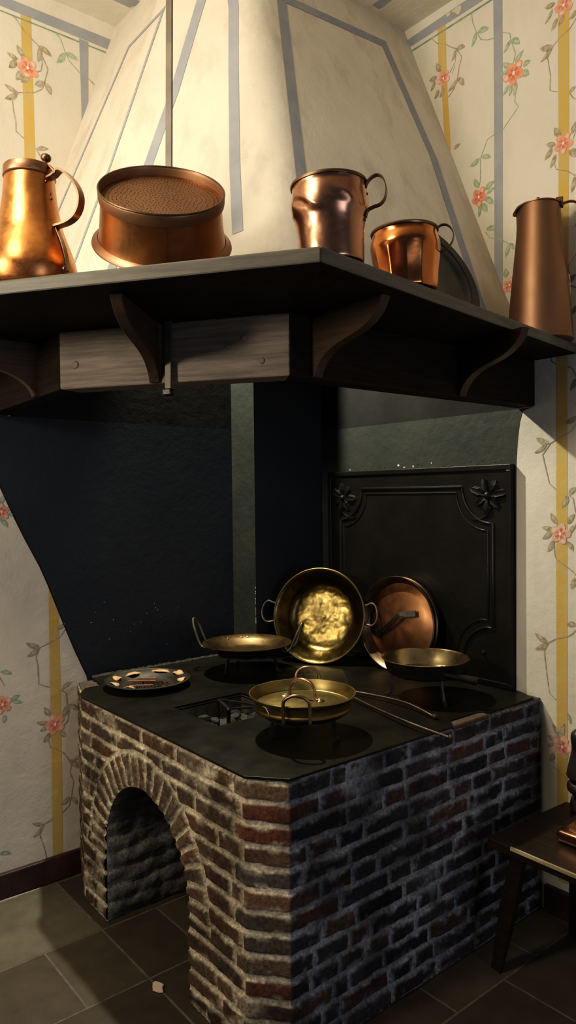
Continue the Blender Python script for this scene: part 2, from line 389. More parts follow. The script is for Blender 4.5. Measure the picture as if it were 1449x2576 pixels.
# measured outlines of the wall painting: (distance along the wall, height) in metres
PAINT_LEFT=[
('p',[(1.0512,3.45),(1.0919,3.4509),(1.0991,2.9021),(1.097,2.792),(1.0558,2.7814),(1.0563,2.8901)],'yellow'),
('p',[(1.2911,3.448),(1.331,3.4486),(1.3259,3.1624),(1.3253,2.9328),(1.2955,2.9246),(1.2961,3.1529)],'grey'),
('p',[(0.885,3.4983),(0.8839,3.4417),(0.9721,3.4512),(1.4164,3.4511),(1.4529,3.4513),(1.4537,3.4968),(1.4281,3.4971),(1.0197,3.4921)],'grey'),
('p',[(0.8837,3.4327),(0.9718,3.4353),(1.4108,3.4382),(1.4527,3.4395),(1.4526,3.4345),(1.4107,3.4315),(0.9717,3.43),(0.8836,3.4283)],'green'),
('p',[(1.1213,1.3183),(1.1643,1.3157),(1.1604,1.1032),(1.1636,0.8272),(1.1627,0.4998),(1.1605,0.1071),(1.1602,0.0857),(1.1184,0.0861),(1.1212,0.5095),(1.119,0.8345)],'yellow'),
('v',[(1.0185,3.4307),(1.0322,3.4255),(1.0519,3.4026),(1.0702,3.3836),(1.1187,3.3539),(1.131,3.3241),(1.1335,3.2875),(1.1281,3.2589),(1.1039,3.2425)],0.0037,'b'),
('v',[(1.131,3.3241),(1.1559,3.2735),(1.1419,3.2182),(1.1316,3.188),(1.1008,3.1635),(1.0377,3.1422),(1.0171,3.1139),(1.0124,3.1077),(1.0162,3.063),(1.0247,3.0274),(1.024,2.9887),(1.0577,2.968)],0.0038,'b'),
('l',(1.1187,3.3539),(1.1732,3.3303),0.0246,'b'),('l',(1.125,3.3516),(1.1158,3.2873),0.0212,'b'),('l',(1.0385,3.2701),(0.9944,3.2829),0.0173,'b'),
('l',(1.0652,3.2844),(1.0334,3.3264),0.0226,'b'),('l',(1.0292,3.2667),(1.0009,3.2243),0.0242,'b'),('l',(1.0471,3.2301),(1.0277,3.1864),0.0243,'b'),
('l',(1.0782,3.2225),(1.0462,3.1852),0.0245,'b'),('l',(1.1419,3.2182),(1.0998,3.1943),0.0248,'b'),('l',(1.1435,3.2172),(1.1687,3.1753),0.023,'b'),
('l',(1.0346,3.1412),(0.9815,3.1567),0.0173,'b'),('l',(1.0329,3.136),(0.9819,3.1006),0.0208,'b'),('f',(1.074,3.2505),0.0401,'s'),
('v',[(1.1931,3.4295),(1.2111,3.4174),(1.2286,3.3714),(1.2482,3.3385),(1.2903,3.3084)],0.0032,'g'),('v',[(1.3301,3.298),(1.3561,3.2791)],0.0033,'b'),
('l',(1.2286,3.3665),(1.1927,3.3136),0.0234,'g'),('l',(1.2319,3.3678),(1.286,3.3555),0.0216,'g'),('l',(1.1046,2.9413),(1.1533,2.9569),0.0176,'b'),
('v',[(1.0983,2.9457),(1.1124,2.9294),(1.1249,2.9094)],0.0031,'b'),
('v',[(1.189,1.0166),(1.1632,0.9856),(1.1148,0.9661),(1.0804,0.9548),(1.0637,0.9188),(1.071,0.8825),(1.0729,0.8085),(1.1165,0.788)],0.0043,'b'),
('v',[(1.161,0.7721),(1.1859,0.7529),(1.19,0.7028),(1.1981,0.6765),(1.1888,0.6339),(1.1733,0.6222)],0.0042,'b'),
('v',[(1.1077,0.5808),(1.1153,0.545),(1.1663,0.5137),(1.1944,0.4725),(1.2024,0.4458),(1.1968,0.4223),(1.2114,0.3772),(1.2001,0.3204),(1.1909,0.2832),(1.16,0.2638)],0.0042,'b'),
('v',[(1.1214,0.2487),(1.0833,0.237),(1.0664,0.2),(1.0863,0.1307),(1.0937,0.0893)],0.0039,'b'),('l',(1.186,1.0399),(1.1488,1.0184),0.0183,'b'),
('l',(1.0805,0.9564),(1.0235,0.9817),0.0215,'b'),('l',(1.0804,0.9548),(1.0272,0.9258),0.0215,'b'),('l',(1.1677,0.7709),(1.2139,0.7958),0.0183,'b'),
('l',(1.19,0.7011),(1.1672,0.6547),0.0239,'b'),('l',(1.1934,0.7021),(1.2375,0.6721),0.0221,'b'),('l',(1.1193,0.6724),(1.0938,0.7114),0.0235,'b'),
('l',(1.1089,0.647),(1.0604,0.6553),0.0199,'b'),('l',(1.1038,0.6335),(1.0742,0.6171),0.0162,'b'),('l',(1.118,0.6045),(1.0863,0.5694),0.0217,'b'),
('l',(1.1561,0.5964),(1.1809,0.5746),0.0219,'b'),('l',(1.1944,0.4742),(1.2331,0.43),0.024,'b'),('l',(1.2131,0.4697),(1.2496,0.4778),0.0148,'b'),
('l',(1.1933,0.3206),(1.1539,0.2968),0.0185,'b'),('l',(1.1984,0.3192),(1.2252,0.2803),0.0166,'b'),('l',(1.0834,0.2386),(1.0353,0.256),0.0162,'b'),
('l',(1.0833,0.2338),(1.0374,0.196),0.0162,'b'),('f',(1.1367,0.6331),0.04,'s'),('f',(0.9296,0.7538),0.0347,'s'),
('l',(0.9634,0.7631),(0.9978,0.7788),0.0175,'g'),('l',(0.9663,0.7563),(1.0081,0.7469),0.0158,'g'),('l',(0.923,0.8823),(0.9684,0.8672),0.0173,'g'),
('l',(0.9379,0.7117),(0.9312,0.6788),0.0174,'g'),('l',(0.9064,0.1739),(0.9535,0.1603),0.0174,'g'),('v',[(0.9167,0.8679),(0.94,0.8235)],0.0031,'b'),
('f',(0.9394,1.5038),0.0311,'s'),('l',(0.9354,1.5301),(0.9557,1.5684),0.019,'g'),('l',(0.9606,1.5064),(0.9762,1.5217),0.0156,'g'),
('l',(0.9635,1.4955),(0.9894,1.4871),0.0156,'g'),('l',(0.9343,1.4762),(0.9625,1.4413),0.019,'g'),]
PAINT_RIGHT=[

('p',[(-1.9741,3.487),(-1.933,3.4795),(-1.9302,3.3203),(-1.9233,3.1753),(-1.9124,3.0145),(-1.9096,2.8603),(-1.936,2.8693),(-1.9518,3.1841),(-1.9712,3.3391)],'yellow'),
('p',[(-1.7027,3.4889),(-1.6618,3.4671),(-1.6625,3.0471),(-1.6667,2.3211),(-1.7046,2.2986),(-1.7017,3.0635)],'grey'),
('p',[(-1.4326,3.3452),(-1.3883,3.3217),(-1.3897,2.8775),(-1.3921,2.6265),(-1.3986,2.0357),(-1.4025,1.3221),(-1.4029,0.7447),(-1.4024,0.425),(-1.4003,0.1264),(-1.4396,0.1252),(-1.445,0.4115),(-1.4464,0.8816),(-1.4463,1.3196),(-1.4421,2.0423),(-1.432,2.6396),(-1.4311,2.894)],'yellow'),
('p',[(-2.1365,3.5157),(-2.1118,3.5164),(-1.8285,3.5245),(-1.7224,3.5268),(-1.6165,3.4696),(-1.7466,3.4816),(-2.1054,3.4797),(-2.1278,3.4802)],'grey'),
('p',[(-2.128,3.46),(-2.099,3.4615),(-1.7137,3.4674),(-1.6165,3.4696),(-1.6079,3.465),(-1.7101,3.4595),(-2.099,3.4548),(-2.1281,3.4533)],'green'),
('v',[(-2.001,3.4525),(-1.9753,3.4224),(-1.9308,3.3976),(-1.9028,3.3728),(-1.8794,3.3568),(-1.8529,3.3114),(-1.8678,3.2702),(-1.8748,3.2339),(-1.8917,3.2018),(-1.92,3.1791)],0.0036,'b'),
('v',[(-1.8794,3.3543),(-1.8847,3.3075),(-1.9129,3.2757)],0.0029,'b'),('v',[(-1.886,3.2933),(-1.9018,3.2657)],0.0024,'b'),
('l',(-1.8782,3.3552),(-1.8357,3.3444),0.0213,'b'),('l',(-1.8812,3.3552),(-1.9032,3.316),0.016,'b'),('l',(-1.957,3.3005),(-1.9824,3.3464),0.0236,'b'),
('l',(-1.9784,3.2874),(-2.0202,3.2906),0.0237,'b'),('l',(-1.9895,3.2746),(-2.0127,3.2414),0.0165,'b'),
('l',(-1.9705,3.2333),(-1.9915,3.2017),0.02,'b'),('l',(-1.9416,3.2334),(-1.9656,3.1959),0.0199,'b'),
('l',(-1.8742,3.2337),(-1.9229,3.2013),0.0213,'b'),('l',(-1.8742,3.2361),(-1.8417,3.1924),0.0231,'b'),('f',(-1.9446,3.2658),0.0307,'s'),
('v',[(-1.805,3.464),(-1.7994,3.4226),(-1.7822,3.3756),(-1.7604,3.3362),(-1.7307,3.3195),(-1.7036,3.3135)],0.0034,'g'),
('l',(-1.7764,3.3703),(-1.7236,3.361),0.0242,'g'),('l',(-1.7833,3.3752),(-1.8048,3.3263),0.019,'g'),
('v',[(-1.6612,3.3148),(-1.6301,3.296),(-1.6262,3.2688),(-1.6054,3.21),(-1.6156,3.1774)],0.0033,'g'),
('l',(-1.6241,3.2707),(-1.5871,3.2357),0.0232,'g'),('l',(-1.6285,3.2713),(-1.6576,3.2339),0.0166,'g'),
('l',(-1.6073,3.1735),(-1.5709,3.2052),0.0198,'g'),('l',(-1.5744,3.1471),(-1.5427,3.1552),0.0197,'g'),
('l',(-1.5837,3.127),(-1.5487,3.1043),0.028,'g'),('l',(-1.6257,3.1704),(-1.6619,3.1986),0.0216,'g'),
('l',(-1.6291,3.1619),(-1.6752,3.1608),0.0166,'g'),('l',(-1.6379,3.1064),(-1.6626,3.0748),0.015,'g'),
('l',(-1.6277,3.1049),(-1.633,3.0608),0.0167,'g'),('l',(-1.6043,3.1004),(-1.6153,3.0547),0.0165,'g'),
('v',[(-1.6004,3.0986),(-1.6107,3.0312),(-1.5932,3.0067),(-1.6049,2.9971),(-1.6626,2.9476),(-1.7079,2.9416)],0.003,'g'),
('f',(-1.6135,3.139),0.0414,'o'),('v',[(-1.7031,2.9444),(-1.7334,2.9362),(-1.7654,2.8762),(-1.766,2.796),(-1.771,2.7736)],0.0033,'g'),
('l',(-1.7625,2.8791),(-1.7158,2.8622),0.0191,'g'),('l',(-1.7683,2.8772),(-1.8166,2.8604),0.0208,'g'),
('l',(-1.773,2.7621),(-1.7952,2.8075),0.0209,'g'),('l',(-1.7441,2.7446),(-1.7023,2.7665),0.0225,'g'),
('l',(-1.7376,2.7265),(-1.6997,2.7403),0.0155,'g'),('l',(-1.7472,2.7136),(-1.7066,2.6793),0.0242,'g'),
('l',(-1.7666,2.6997),(-1.7352,2.6555),0.0244,'g'),('l',(-1.7714,2.7012),(-1.7757,2.646),0.0157,'g'),('f',(-1.7732,2.726),0.0349,'o'),
('v',[(-1.7433,2.5803),(-1.7244,2.5526),(-1.6869,2.5406),(-1.6412,2.5084),(-1.6251,2.4846)],0.0031,'g'),
('l',(-1.7413,2.5917),(-1.6885,2.5789),0.0208,'g'),('l',(-1.6394,2.5063),(-1.6551,2.4597),0.0186,'g'),
('l',(-1.6376,2.5074),(-1.6143,2.4778),0.0169,'g'),('l',(-1.6658,2.3982),(-1.6385,2.3961),0.0341,'g'),('f',(-1.6362,2.3487),0.0287,'s'),
('l',(-1.895,2.9578),(-1.861,2.9699),0.0143,'b'),('l',(-1.4423,3.3113),(-1.4839,3.315),0.0205,'b'),('l',(-1.4524,3.2974),(-1.4833,3.2552),0.0142,'b'),
('l',(-1.4359,3.2561),(-1.4588,3.2182),0.0173,'b'),('l',(-1.4075,3.2513),(-1.4315,3.2226),0.0156,'b'),
('l',(-1.3579,3.246),(-1.3884,3.2241),0.0169,'b'),
('v',[(-1.3536,3.2252),(-1.3856,3.1931),(-1.4301,3.1769),(-1.4514,3.1625),(-1.4729,3.1313),(-1.4624,3.0643),(-1.4642,3.0113),(-1.449,2.9992),(-1.4308,2.9928)],0.0036,'b'),
('l',(-1.452,3.1627),(-1.5045,3.1794),0.0237,'b'),('l',(-1.4529,3.1618),(-1.5025,3.1269),0.0174,'b'),
('v',[(-1.3893,2.9709),(-1.3747,2.9458),(-1.3574,2.9331)],0.0033,'b'),('l',(-1.3887,2.9706),(-1.363,2.9811),0.014,'b'),
('f',(-1.4089,3.2858),0.0343,'s'),('v',[(-1.3576,2.8447),(-1.3752,2.803)],0.0028,'b'),('l',(-1.3795,2.8196),(-1.3605,2.8619),0.0171,'b'),
('l',(-1.4224,2.8306),(-1.4464,2.8701),0.0237,'b'),('l',(-1.4421,2.8093),(-1.4804,2.8236),0.0206,'b'),
('l',(-1.4564,2.8022),(-1.4862,2.7672),0.0207,'b'),('l',(-1.4422,2.7749),(-1.4647,2.7304),0.0175,'b'),
('l',(-1.3899,2.768),(-1.3608,2.7357),0.0282,'b'),('f',(-1.412,2.8007),0.0346,'s'),
('v',[(-1.4469,2.7421),(-1.4409,2.7193),(-1.3961,2.6968),(-1.3683,2.6723),(-1.3581,2.6783)],0.0034,'b'),
('l',(-1.3683,2.671),(-1.3831,2.615),0.0187,'b'),('v',[(-1.3468,2.5119),(-1.3755,2.4936)],0.0028,'b'),
('v',[(-1.4053,2.298),(-1.3873,2.2897),(-1.3607,2.2774)],0.0034,'d'),('l',(-1.3952,2.2998),(-1.365,2.3258),0.0205,'d'),
('l',(-1.3609,2.2156),(-1.3854,2.1854),0.0157,'d'),('v',[(-1.4643,2.0525),(-1.4598,2.0322),(-1.4414,2.0196)],0.0032,'d'),
('v',[(-1.3993,2.0052),(-1.3786,1.9954),(-1.364,1.9633)],0.0031,'d'),('l',(-1.3655,1.958),(-1.3871,1.9183),0.0189,'d'),
('v',[(-1.3528,1.8175),(-1.3822,1.7733),(-1.4671,1.7346),(-1.4993,1.6939),(-1.4724,1.5877),(-1.4431,1.5618)],0.0037,'b'),
('l',(-1.3615,1.8237),(-1.4119,1.8006),0.0189,'b'),('l',(-1.4718,1.7349),(-1.527,1.7585),0.0228,'b'),
('l',(-1.4828,1.7314),(-1.5337,1.7014),0.0164,'b'),
('v',[(-1.3946,1.5427),(-1.3792,1.5314),(-1.3708,1.4898),(-1.3624,1.4548),(-1.371,1.4291),(-1.3934,1.3995)],0.0034,'b'),
('l',(-1.3964,1.5443),(-1.362,1.5727),0.0192,'b'),('l',(-1.3998,1.5443),(-1.4227,1.4959),0.0208,'b'),
('l',(-1.4405,1.4387),(-1.4665,1.4792),0.0211,'b'),('l',(-1.4566,1.422),(-1.5038,1.4257),0.018,'b'),('l',(-1.4595,1.417),(-1.5022,1.3809),0.0196,'b'),
('l',(-1.455,1.381),(-1.4812,1.3354),0.0196,'b'),('l',(-1.4021,1.3766),(-1.3798,1.3422),0.0193,'b'),('l',(-1.3984,1.4397),(-1.3725,1.477),0.0193,'b'),
('l',(-1.3933,1.4092),(-1.371,1.4355),0.0144,'b'),('f',(-1.429,1.4032),0.0373,'k'),
('v',[(-1.4539,1.3811),(-1.4516,1.3222),(-1.4428,1.3079),(-1.4042,1.2844),(-1.3817,1.2714),(-1.363,1.2503)],0.0035,'b'),
('l',(-1.3715,1.2497),(-1.3888,1.2064),0.0208,'b'),('l',(-1.4049,1.0751),(-1.3635,1.0805),0.0194,'b'),
('v',[(-1.367,1.0639),(-1.3842,1.0439),(-1.4033,1.0315),(-1.4474,1.017),(-1.4782,0.9993),(-1.4955,0.9667),(-1.4877,0.8979),(-1.4753,0.8136),(-1.4483,0.7926)],0.0034,'b'),
('l',(-1.4792,1.0008),(-1.5353,1.028),0.0215,'b'),('l',(-1.4818,0.9971),(-1.5338,0.9658),0.0182,'b'),
('l',(-1.4272,0.6641),(-1.4628,0.7016),0.0197,'b'),('l',(-1.4235,0.6605),(-1.4148,0.7135),0.018,'b'),
('l',(-1.4519,0.642),(-1.4831,0.6549),0.0182,'b'),('l',(-1.4568,0.6361),(-1.4832,0.6098),0.0149,'b'),
('l',(-1.457,0.5971),(-1.4734,0.5571),0.0199,'b'),('v',[(-1.4608,0.5686),(-1.4572,0.5524)],0.0033,'b'),
('v',[(-1.4622,0.543),(-1.4399,0.5332),(-1.4034,0.512)],0.003,'b'),('l',(-1.405,0.7575),(-1.3907,0.7158),0.013,'b'),('f',(-1.4236,0.6253),0.0393,'k'),
('p',[(-1.9016,3.5159),(-1.8769,3.5204),(-1.8555,3.5182),(-1.8514,3.5048),(-1.8619,3.4882),(-1.871,3.4869),(-1.8832,3.5015)],'chip'),
('p',[(-1.9298,3.5178),(-1.9078,3.519),(-1.9079,3.5067),(-1.9236,3.5047)],'chip'),
('p',[(-1.9955,3.4853),(-1.989,3.4862),(-1.9845,3.4799),(-1.991,3.4791)],'chip'),]
SOOT_LEFT_EDGE=[(0.852, 1.773), (0.937, 1.599), (0.988, 1.483), (1.028, 1.395), (1.087, 1.281), (1.118, 1.206), (1.181, 1.037), (1.23, 0.916), (1.277, 0.809), (1.297, 0.785)]
SOOT_RIGHT_EDGE=[(-1.615, 0.805), (-1.61, 1.672), (-1.609, 1.69), (-1.603, 1.766), (-1.594, 1.825), (-1.582, 1.86), (-1.563, 1.869), (-1.532, 1.873)]

# ================================================================== walls with their painting
def leaf(base, tip, w, n=7):
    bx, by = base; tx, ty = tip; dx, dy = tx - bx, ty - by; L = math.hypot(dx, dy) or 1e-4
    ux, uy = dx / L, dy / L; px, py = -uy, ux
    a = []; c = []
    for i in range(1, n):
        t = i / n; s = w * 0.5 * (math.sin(PI * t ** 0.85)) ** 0.8
        cu = 0.06 * L * math.sin(PI * t)
        a.append((bx + dx * t + px * (s + cu), by + dy * t + py * (s + cu)))
        c.append((bx + dx * t - px * (s - cu), by + dy * t - py * (s - cu)))
    return [base] + a + [tip] + c[::-1]

def blob(cx, cy, rx, ry, rot, n=12, wob=0.08):
    out = []
    for i in range(n):
        a = 2 * PI * i / n; k = 1 + random.uniform(-wob, wob)
        x, y = rx * math.cos(a) * k, ry * math.sin(a) * k
        out.append((cx + x * math.cos(rot) - y * math.sin(rot), cy + x * math.sin(rot) + y * math.cos(rot)))
    return out

class WallPainter:
    def __init__(s, to3, sign):
        s.mb = MB(); s.to3 = to3; s.sign = sign; s.mats = []; s.k = 0
    def mi(s, name):
        if name not in s.mats: s.mats.append(name)
        return s.mats.index(name)
    def poly(s, P, mat, off):
        n = len(P)
        s.k += 1; off += (s.k % 40) * 4e-6
        A = sum(P[i][0] * P[(i + 1) % n][1] - P[(i + 1) % n][0] * P[i][1] for i in range(n))
        if (A < 0) != (s.sign < 0): P = P[::-1]
        s.mb.add(([s.to3(a, z, off) for a, z in P], [tuple(range(n))]), s.mi(mat))
    def line(s, pts, w, mat, off):
        n = len(pts); L = []; R = []
        for i, p in enumerate(pts):
            a = pts[max(i - 1, 0)]; b = pts[min(i + 1, n - 1)]
            dx, dy = b[0] - a[0], b[1] - a[1]; l = math.hypot(dx, dy) or 1
            ww = w * 0.5 * random.uniform(0.75, 1.3)
            L.append((p[0] - dy / l * ww, p[1] + dx / l * ww)); R.append((p[0] + dy / l * ww, p[1] - dx / l * ww))
        for i in range(n - 1): s.poly([L[i], L[i + 1], R[i + 1], R[i]], mat, off)
    def items(s, L):
        for it in L:
            k = it[0]
            if k == 'p': s.poly(it[1], it[2], {'chip': 0.0016}.get(it[2], 0.0006 if it[2] != 'grey' else 0.0007))
            elif k == 'v': s.line(it[1], it[2], {'b': 'b', 'g': 'g', 'd': 'd'}[it[3]], 0.0010)
            elif k == 'l':
                s.poly(leaf(it[1], it[2], it[3]), it[4], 0.0012)
                if it[4] != 'd':
                    b, t = it[1], it[2]; f = random.uniform(0.25, 0.4); g = random.uniform(0.65, 0.8)
                    s.poly(leaf((b[0] + (t[0] - b[0]) * f, b[1] + (t[1] - b[1]) * f), (b[0] + (t[0] - b[0]) * g, b[1] + (t[1] - b[1]) * g), it[3] * 0.5), it[4] + 'l', 0.0015)
            elif k == 'f':
                (cx, cy), r = it[1], it[2]; rot = random.uniform(0, 6)
                for i in range(5):
                    a = rot + 2 * PI * i / 5; rr = r * random.uniform(0.52, 0.66)
                    px, py = cx + rr * math.cos(a), cy + rr * math.sin(a)
                    s.poly(blob(px, py, r * 0.50, r * 0.40, a, 14), it[3], 0.0017)
                    if i in (0, 2): s.poly(blob(px + r * .12 * math.cos(a), py + r * .12 * math.sin(a), r * 0.26, r * 0.22, a), 'sl', 0.0020)
                    for d in (-0.25, 0, 0.25):
                        s.line([(cx + r * .15 * math.cos(a + d), cy + r * .15 * math.sin(a + d)), (cx + r * .6 * math.cos(a + d), cy + r * .6 * math.sin(a + d))], r * 0.055, 'sd', 0.0023)
                s.poly(blob(cx, cy, r * 0.30, r * 0.30, 0), it[3], 0.0021)
                s.poly(blob(cx, cy, r * 0.13, r * 0.18, 0), 'fc', 0.0027)

wl = WallPainter(lambda a, z, o: (XL + o, a, z), 1)
wl.mi('wall'); wl.mi('soot_d')
wl.mb.add(box(XL - 0.12, XL, -1.1, YR + 0.12, -0.02, CEIL + 0.1), 0)
soot = SOOT_LEFT_EDGE[:-1] + [(1.30, 0.70)]
poly = [(p[0], p[1]) for p in soot] + [(YR, 0.70), (YR, 3.55), (1.50, 3.55), (1.0, 2.2), (0.97, 1.95)]
# black soot field, split so every piece is convex
for a, b in zip(soot, soot[1:]):
    wl.poly([a, b, (2.03, b[1]), (2.03, a[1])], 'soot', 0.0009)
wl.poly([(0.905, 1.875), (0.852, 1.773), (2.03, 1.773), (2.03, 1.875)], 'soot', 0.0009)
wl.poly([(0.98, 1.875), (2.03, 1.875), (2.03, 3.54), (1.52, 3.54)], 'soot_d', 0.0009)
wl.line(soot, 0.006, 'soot_d', 0.0013)
wl.items(PAINT_LEFT)
for y in (0.42, -0.38):
    wl.poly([(y, 0.1), (y + .05, 0.1), (y + .05, 3.45), (y, 3.45)], 'yellow', 0.0006)
    wl.poly([(y - .35, 0.1), (y - .3, 0.1), (y - .3, 3.45), (y - .35, 3.45)], 'grey', 0.0006)
wl.poly([(-1.0, 3.451), (0.9, 3.451), (0.9, 3.495), (-1.0, 3.495)], 'grey', 0.0007)
rr = random.Random(3)
for (y, z) in ((1.32, 1.02), (1.40, .98), (1.56, .99), (1.60, 1.03), (1.605, 1.01), (1.615, 1.0), (1.50, .95), (1.48, .92), (1.63, .97), (1.38, .90), (1.30, .98), (1.66, .84), (1.72, 1.0), (1.53, .955), (1.36, 1.06)):
    wl.poly(blob(y, z + .05, rr.uniform(.0008, .0020), rr.uniform(.0012, .0035), rr.uniform(0, 3), 6, .3), 'fleck', 0.0020)
for i in range(40):   # pale broken mortar line where the slab meets the soot
    y = 1.30 + i * 0.0185
    wl.poly([(y, .796), (y + .021, .796), (y + .021, .803 + rr.uniform(0, .006)), (y, .803 + rr.uniform(0, .006))], 'white', 0.0022)
o = wl.mb.build('wall_left', [M[k] for k in wl.mats], smooth=False); o['kind'] = 'structure'

wr = WallPainter(lambda a, z, o: (a, YR - o, z), 1)
wr.mi('wall'); wr.mi('soot_d')
wr.mb.add(box(XL - 0.12, 1.4, YR, YR + 0.12, -0.02, CEIL + 0.1), 0)
se = SOOT_RIGHT_EDGE
for a, b in zip(se, se[1:]):
    if abs(a[1] - b[1]) > 1e-3: wr.poly([a, b, (-2.718, b[1]), (-2.718, a[1])], 'soot_lit', 0.0009)
wr.poly([(-2.718, .70), (-1.615, .70), (-1.615, .806), (-2.718, .806)], 'soot_lit', 0.0009)
wr.poly([(-2.72, 1.8725), (-1.60, 1.8725), (-2.16, 3.54), (-2.72, 3.54)], 'soot_d', 0.0009)
wr.items(PAINT_RIGHT)
for i in range(26):   # flakes above the fireback
    x = -2.64 + i * 0.04
    if rr.random() < .7: wr.poly(blob(x + rr.uniform(-.02, .02), 1.668 + rr.uniform(0, .018), rr.uniform(.002, .008), rr.uniform(.002, .005), 0, 6, .3), 'fleck' if i in (3, 11, 12, 13, 15) else 'soot_lit', 0.002)
for x in (-0.55, 0.35):
    wr.poly([(x, 0.1), (x + .055, 0.1), (x + .055, 3.5), (x, 3.5)], 'yellow', 0.0006)
    wr.poly([(x - .45, 0.1), (x - .40, 0.1), (x - .40, 3.5), (x - .45, 3.5)], 'grey', 0.0006)
o = wr.mb.build('wall_right', [M[k] for k in wr.mats], smooth=False); o['kind'] = 'structure'

# corner pilaster standing proud of the left wall inside the hearth
mb = MB()
mb.add(prism([(XL, 2.03), (-2.718, 2.03), (-2.718, YR), (XL, YR)], 0.70, 3.3), 0)
for f in range(len(mb.F)): mb.M[f] = 0
mb.M[2] = 1; mb.M[3] = 0
# flakes of white along its front edge
for i in range(46):
    z = rr.choice([rr.uniform(.93, 1.10), rr.uniform(.98, 1.06), rr.uniform(.86, 1.15)])
    w = rr.uniform(.002, .005); h = rr.uniform(.002, .009)
    mb.add(([(-2.718 - w, 2.0290, z), (-2.7175, 2.0290, z), (-2.7175, 2.0290, z + h), (-2.718 - w * .6, 2.0290, z + h)], [(0, 1, 2, 3)]), 2)
o = mb.build('trim_1', [M['soot'], M['soot_lit'], M['fleck']], smooth=False); o['kind'] = 'structure'
for i, p in enumerate(o.data.polygons):
    if i < 6: p.material_index = 1 if p.normal.y < -0.5 else 0  # front face takes the lit soot copy, the rest the shaded one

# ceiling, with the plain cove and grey painted bands
mb = MB()
mb.add(box(XL - .1, 1.4, -1.1, YR + .1, CEIL, CEIL + .08), 0)
for P in ([(-2.60, -1.0), (-2.55, -1.0), (-2.55, 1.47), (-2.60, 1.47)], ):
    mb.add(([(x, y, CEIL - .001) for x, y in P], [(3, 2, 1, 0)]), 1)
mb.add(([(x, y, CEIL - .001) for x, y in [(-2.75, 1.445), (-2.69, 1.475), (-2.69, 0.9), (-2.75, 0.9)]], [(0, 1, 2, 3)]), 1)
mb.add(([(x, y, CEIL - .001) for x, y in [(-2.12, 2.215), (-2.12, 2.255), (1.2, 2.255), (1.2, 2.215)]], [(0, 1, 2, 3)]), 1)
o = mb.build('ceiling', [M['ceil'], M['grey']], smooth=False); o['kind'] = 'structure'

# ================================================================== floor of dark tiles
xs = [-2.90, -2.87, -2.45, -2.10, -1.74, -1.36, -0.97, -0.60, -0.22, 0.15, 0.52, 0.90, 1.30]
ys = {1: [-1.0, -.56, -.14, .28, .70, 1.12, 1.54, 1.96, 2.38, 2.45], 2: [-1.0, -.77, -.35, .07, .49, .91, 1.12, 1.34, 1.75, 2.17, 2.45], 3: [-1.0, -.56, -.14, .28, .70, 1.12, 1.54, 1.96, 2.38, 2.45], 4: [-1.0, -.77, -.35, .07, .49, .91, 1.33, 1.75, 2.17, 2.45]}
mb = MB(); cols = []
frs = random.Random(5)
for i in range(len(xs) - 1):
    if i == 5: yy = [-1.0, -.52, -.10, .32, .73, 1.15, 1.57, 1.985, 2.40, 2.45]
    else: yy = ys.get(i, ys[3] if i % 2 else ys[4]) if i else [-1, .0, 1.12, 2.45]
    for a, b in zip(yy, yy[1:]):
        g = 0.004; x0, x1, y0, y1 = xs[i] + g, xs[i + 1] - g, a + g, b - g
        if x1 - x0 < .02 or y1 - y0 < .02: continue
        k = frs.uniform(0.8, 1.25); w = frs.uniform(-.004, .004)
        base = [(0.070 + w) * k, 0.055 * k, 0.038 * k, 1]
        if i == 1 and a == .70: base = [0.13, 0.115, 0.08, 1]
        nx, ny = 6, 6; n0 = len(mb.V)
        for p in range(nx + 1):
            for q in range(ny + 1):
                x = x0 + (x1 - x0) * p / nx; y = y0 + (y1 - y0) * q / ny
                e = min(p, nx - p, q, ny - q) == 0
                z = 0.0 - (0.0025 if e else 0) + 0.0012 * frs.uniform(-1, 1) * (not e)
                mb.V.append((x, y, z)); v = frs.uniform(.9, 1.1); cols.append([base[0] * v, base[1] * v, base[2] * v, 1])
        for p in range(nx):
            for q in range(ny):
                s0 = n0 + p * (ny + 1) + q; mb.F.append((s0, s0 + ny + 1, s0 + ny + 2, s0 + 1)); mb.M.append(0)
n0 = len(mb.V)
mb.add(box(-3.0, 1.4, -1.1, 2.55, -.06, -.0030), 1)
cols += [[.1, .1, .1, 1]] * (len(mb.V) - n0)
o = obj('floor', mb.V, mb.F, [M['floor'], M['grout']], midx=mb.M, colors=cols, smooth=True, sharp=30); o['kind'] = 'structure'

# skirting boards
o = obj('baseboard_left', *box(XL, XL + .022, -1.05, 1.235, 0, .098), M['skirt'], bevel=.004, smooth=False); o['kind'] = 'structure'
o = obj('baseboard_right', *box(-1.49, 1.35, YR - .022, YR, 0, .098), M['skirt'], bevel=.004, smooth=False); o['kind'] = 'structure'

# ================================================================== chimney hood
def hood_poly(t):
    """outline of the hood at height fraction t (0 shelf, 1 ceiling)"""
    L = lambda a, b: Vector((a[0] + (b[0] - a[0]) * t, a[1] + (b[1] - a[1]) * t))
    belly = 0.012 * math.sin(PI * t)
    A = L((XL, .930), (XL, 1.455)); B = L((-2.335, .945), (-2.335, 1.470)); C = L((-1.545, 1.320), (-2.150, 1.610)); D = L((-1.560, YR), (-2.155, YR))
    def fil(P, Q, R, r, n=8):
        a = Q + (P - Q).normalized() * r; b = Q + (R - Q).normalized() * r
        return [a * (1 - s) ** 2 + Q * 2 * s * (1 - s) + b * s * s for s in [i / n for i in range(n + 1)]]
    seg = lambda P, Q, n: [P + (Q - P) * i / n for i in range(n)]
    f1 = fil(A, B, C, .035); f2 = fil(B, C, D, .075)
    return seg(A, f1[0], 6) + f1 + seg(f1[-1], f2[0], 10)[1:] + f2 + seg(f2[-1], D, 12)[1:] + [D]
NZ = 30
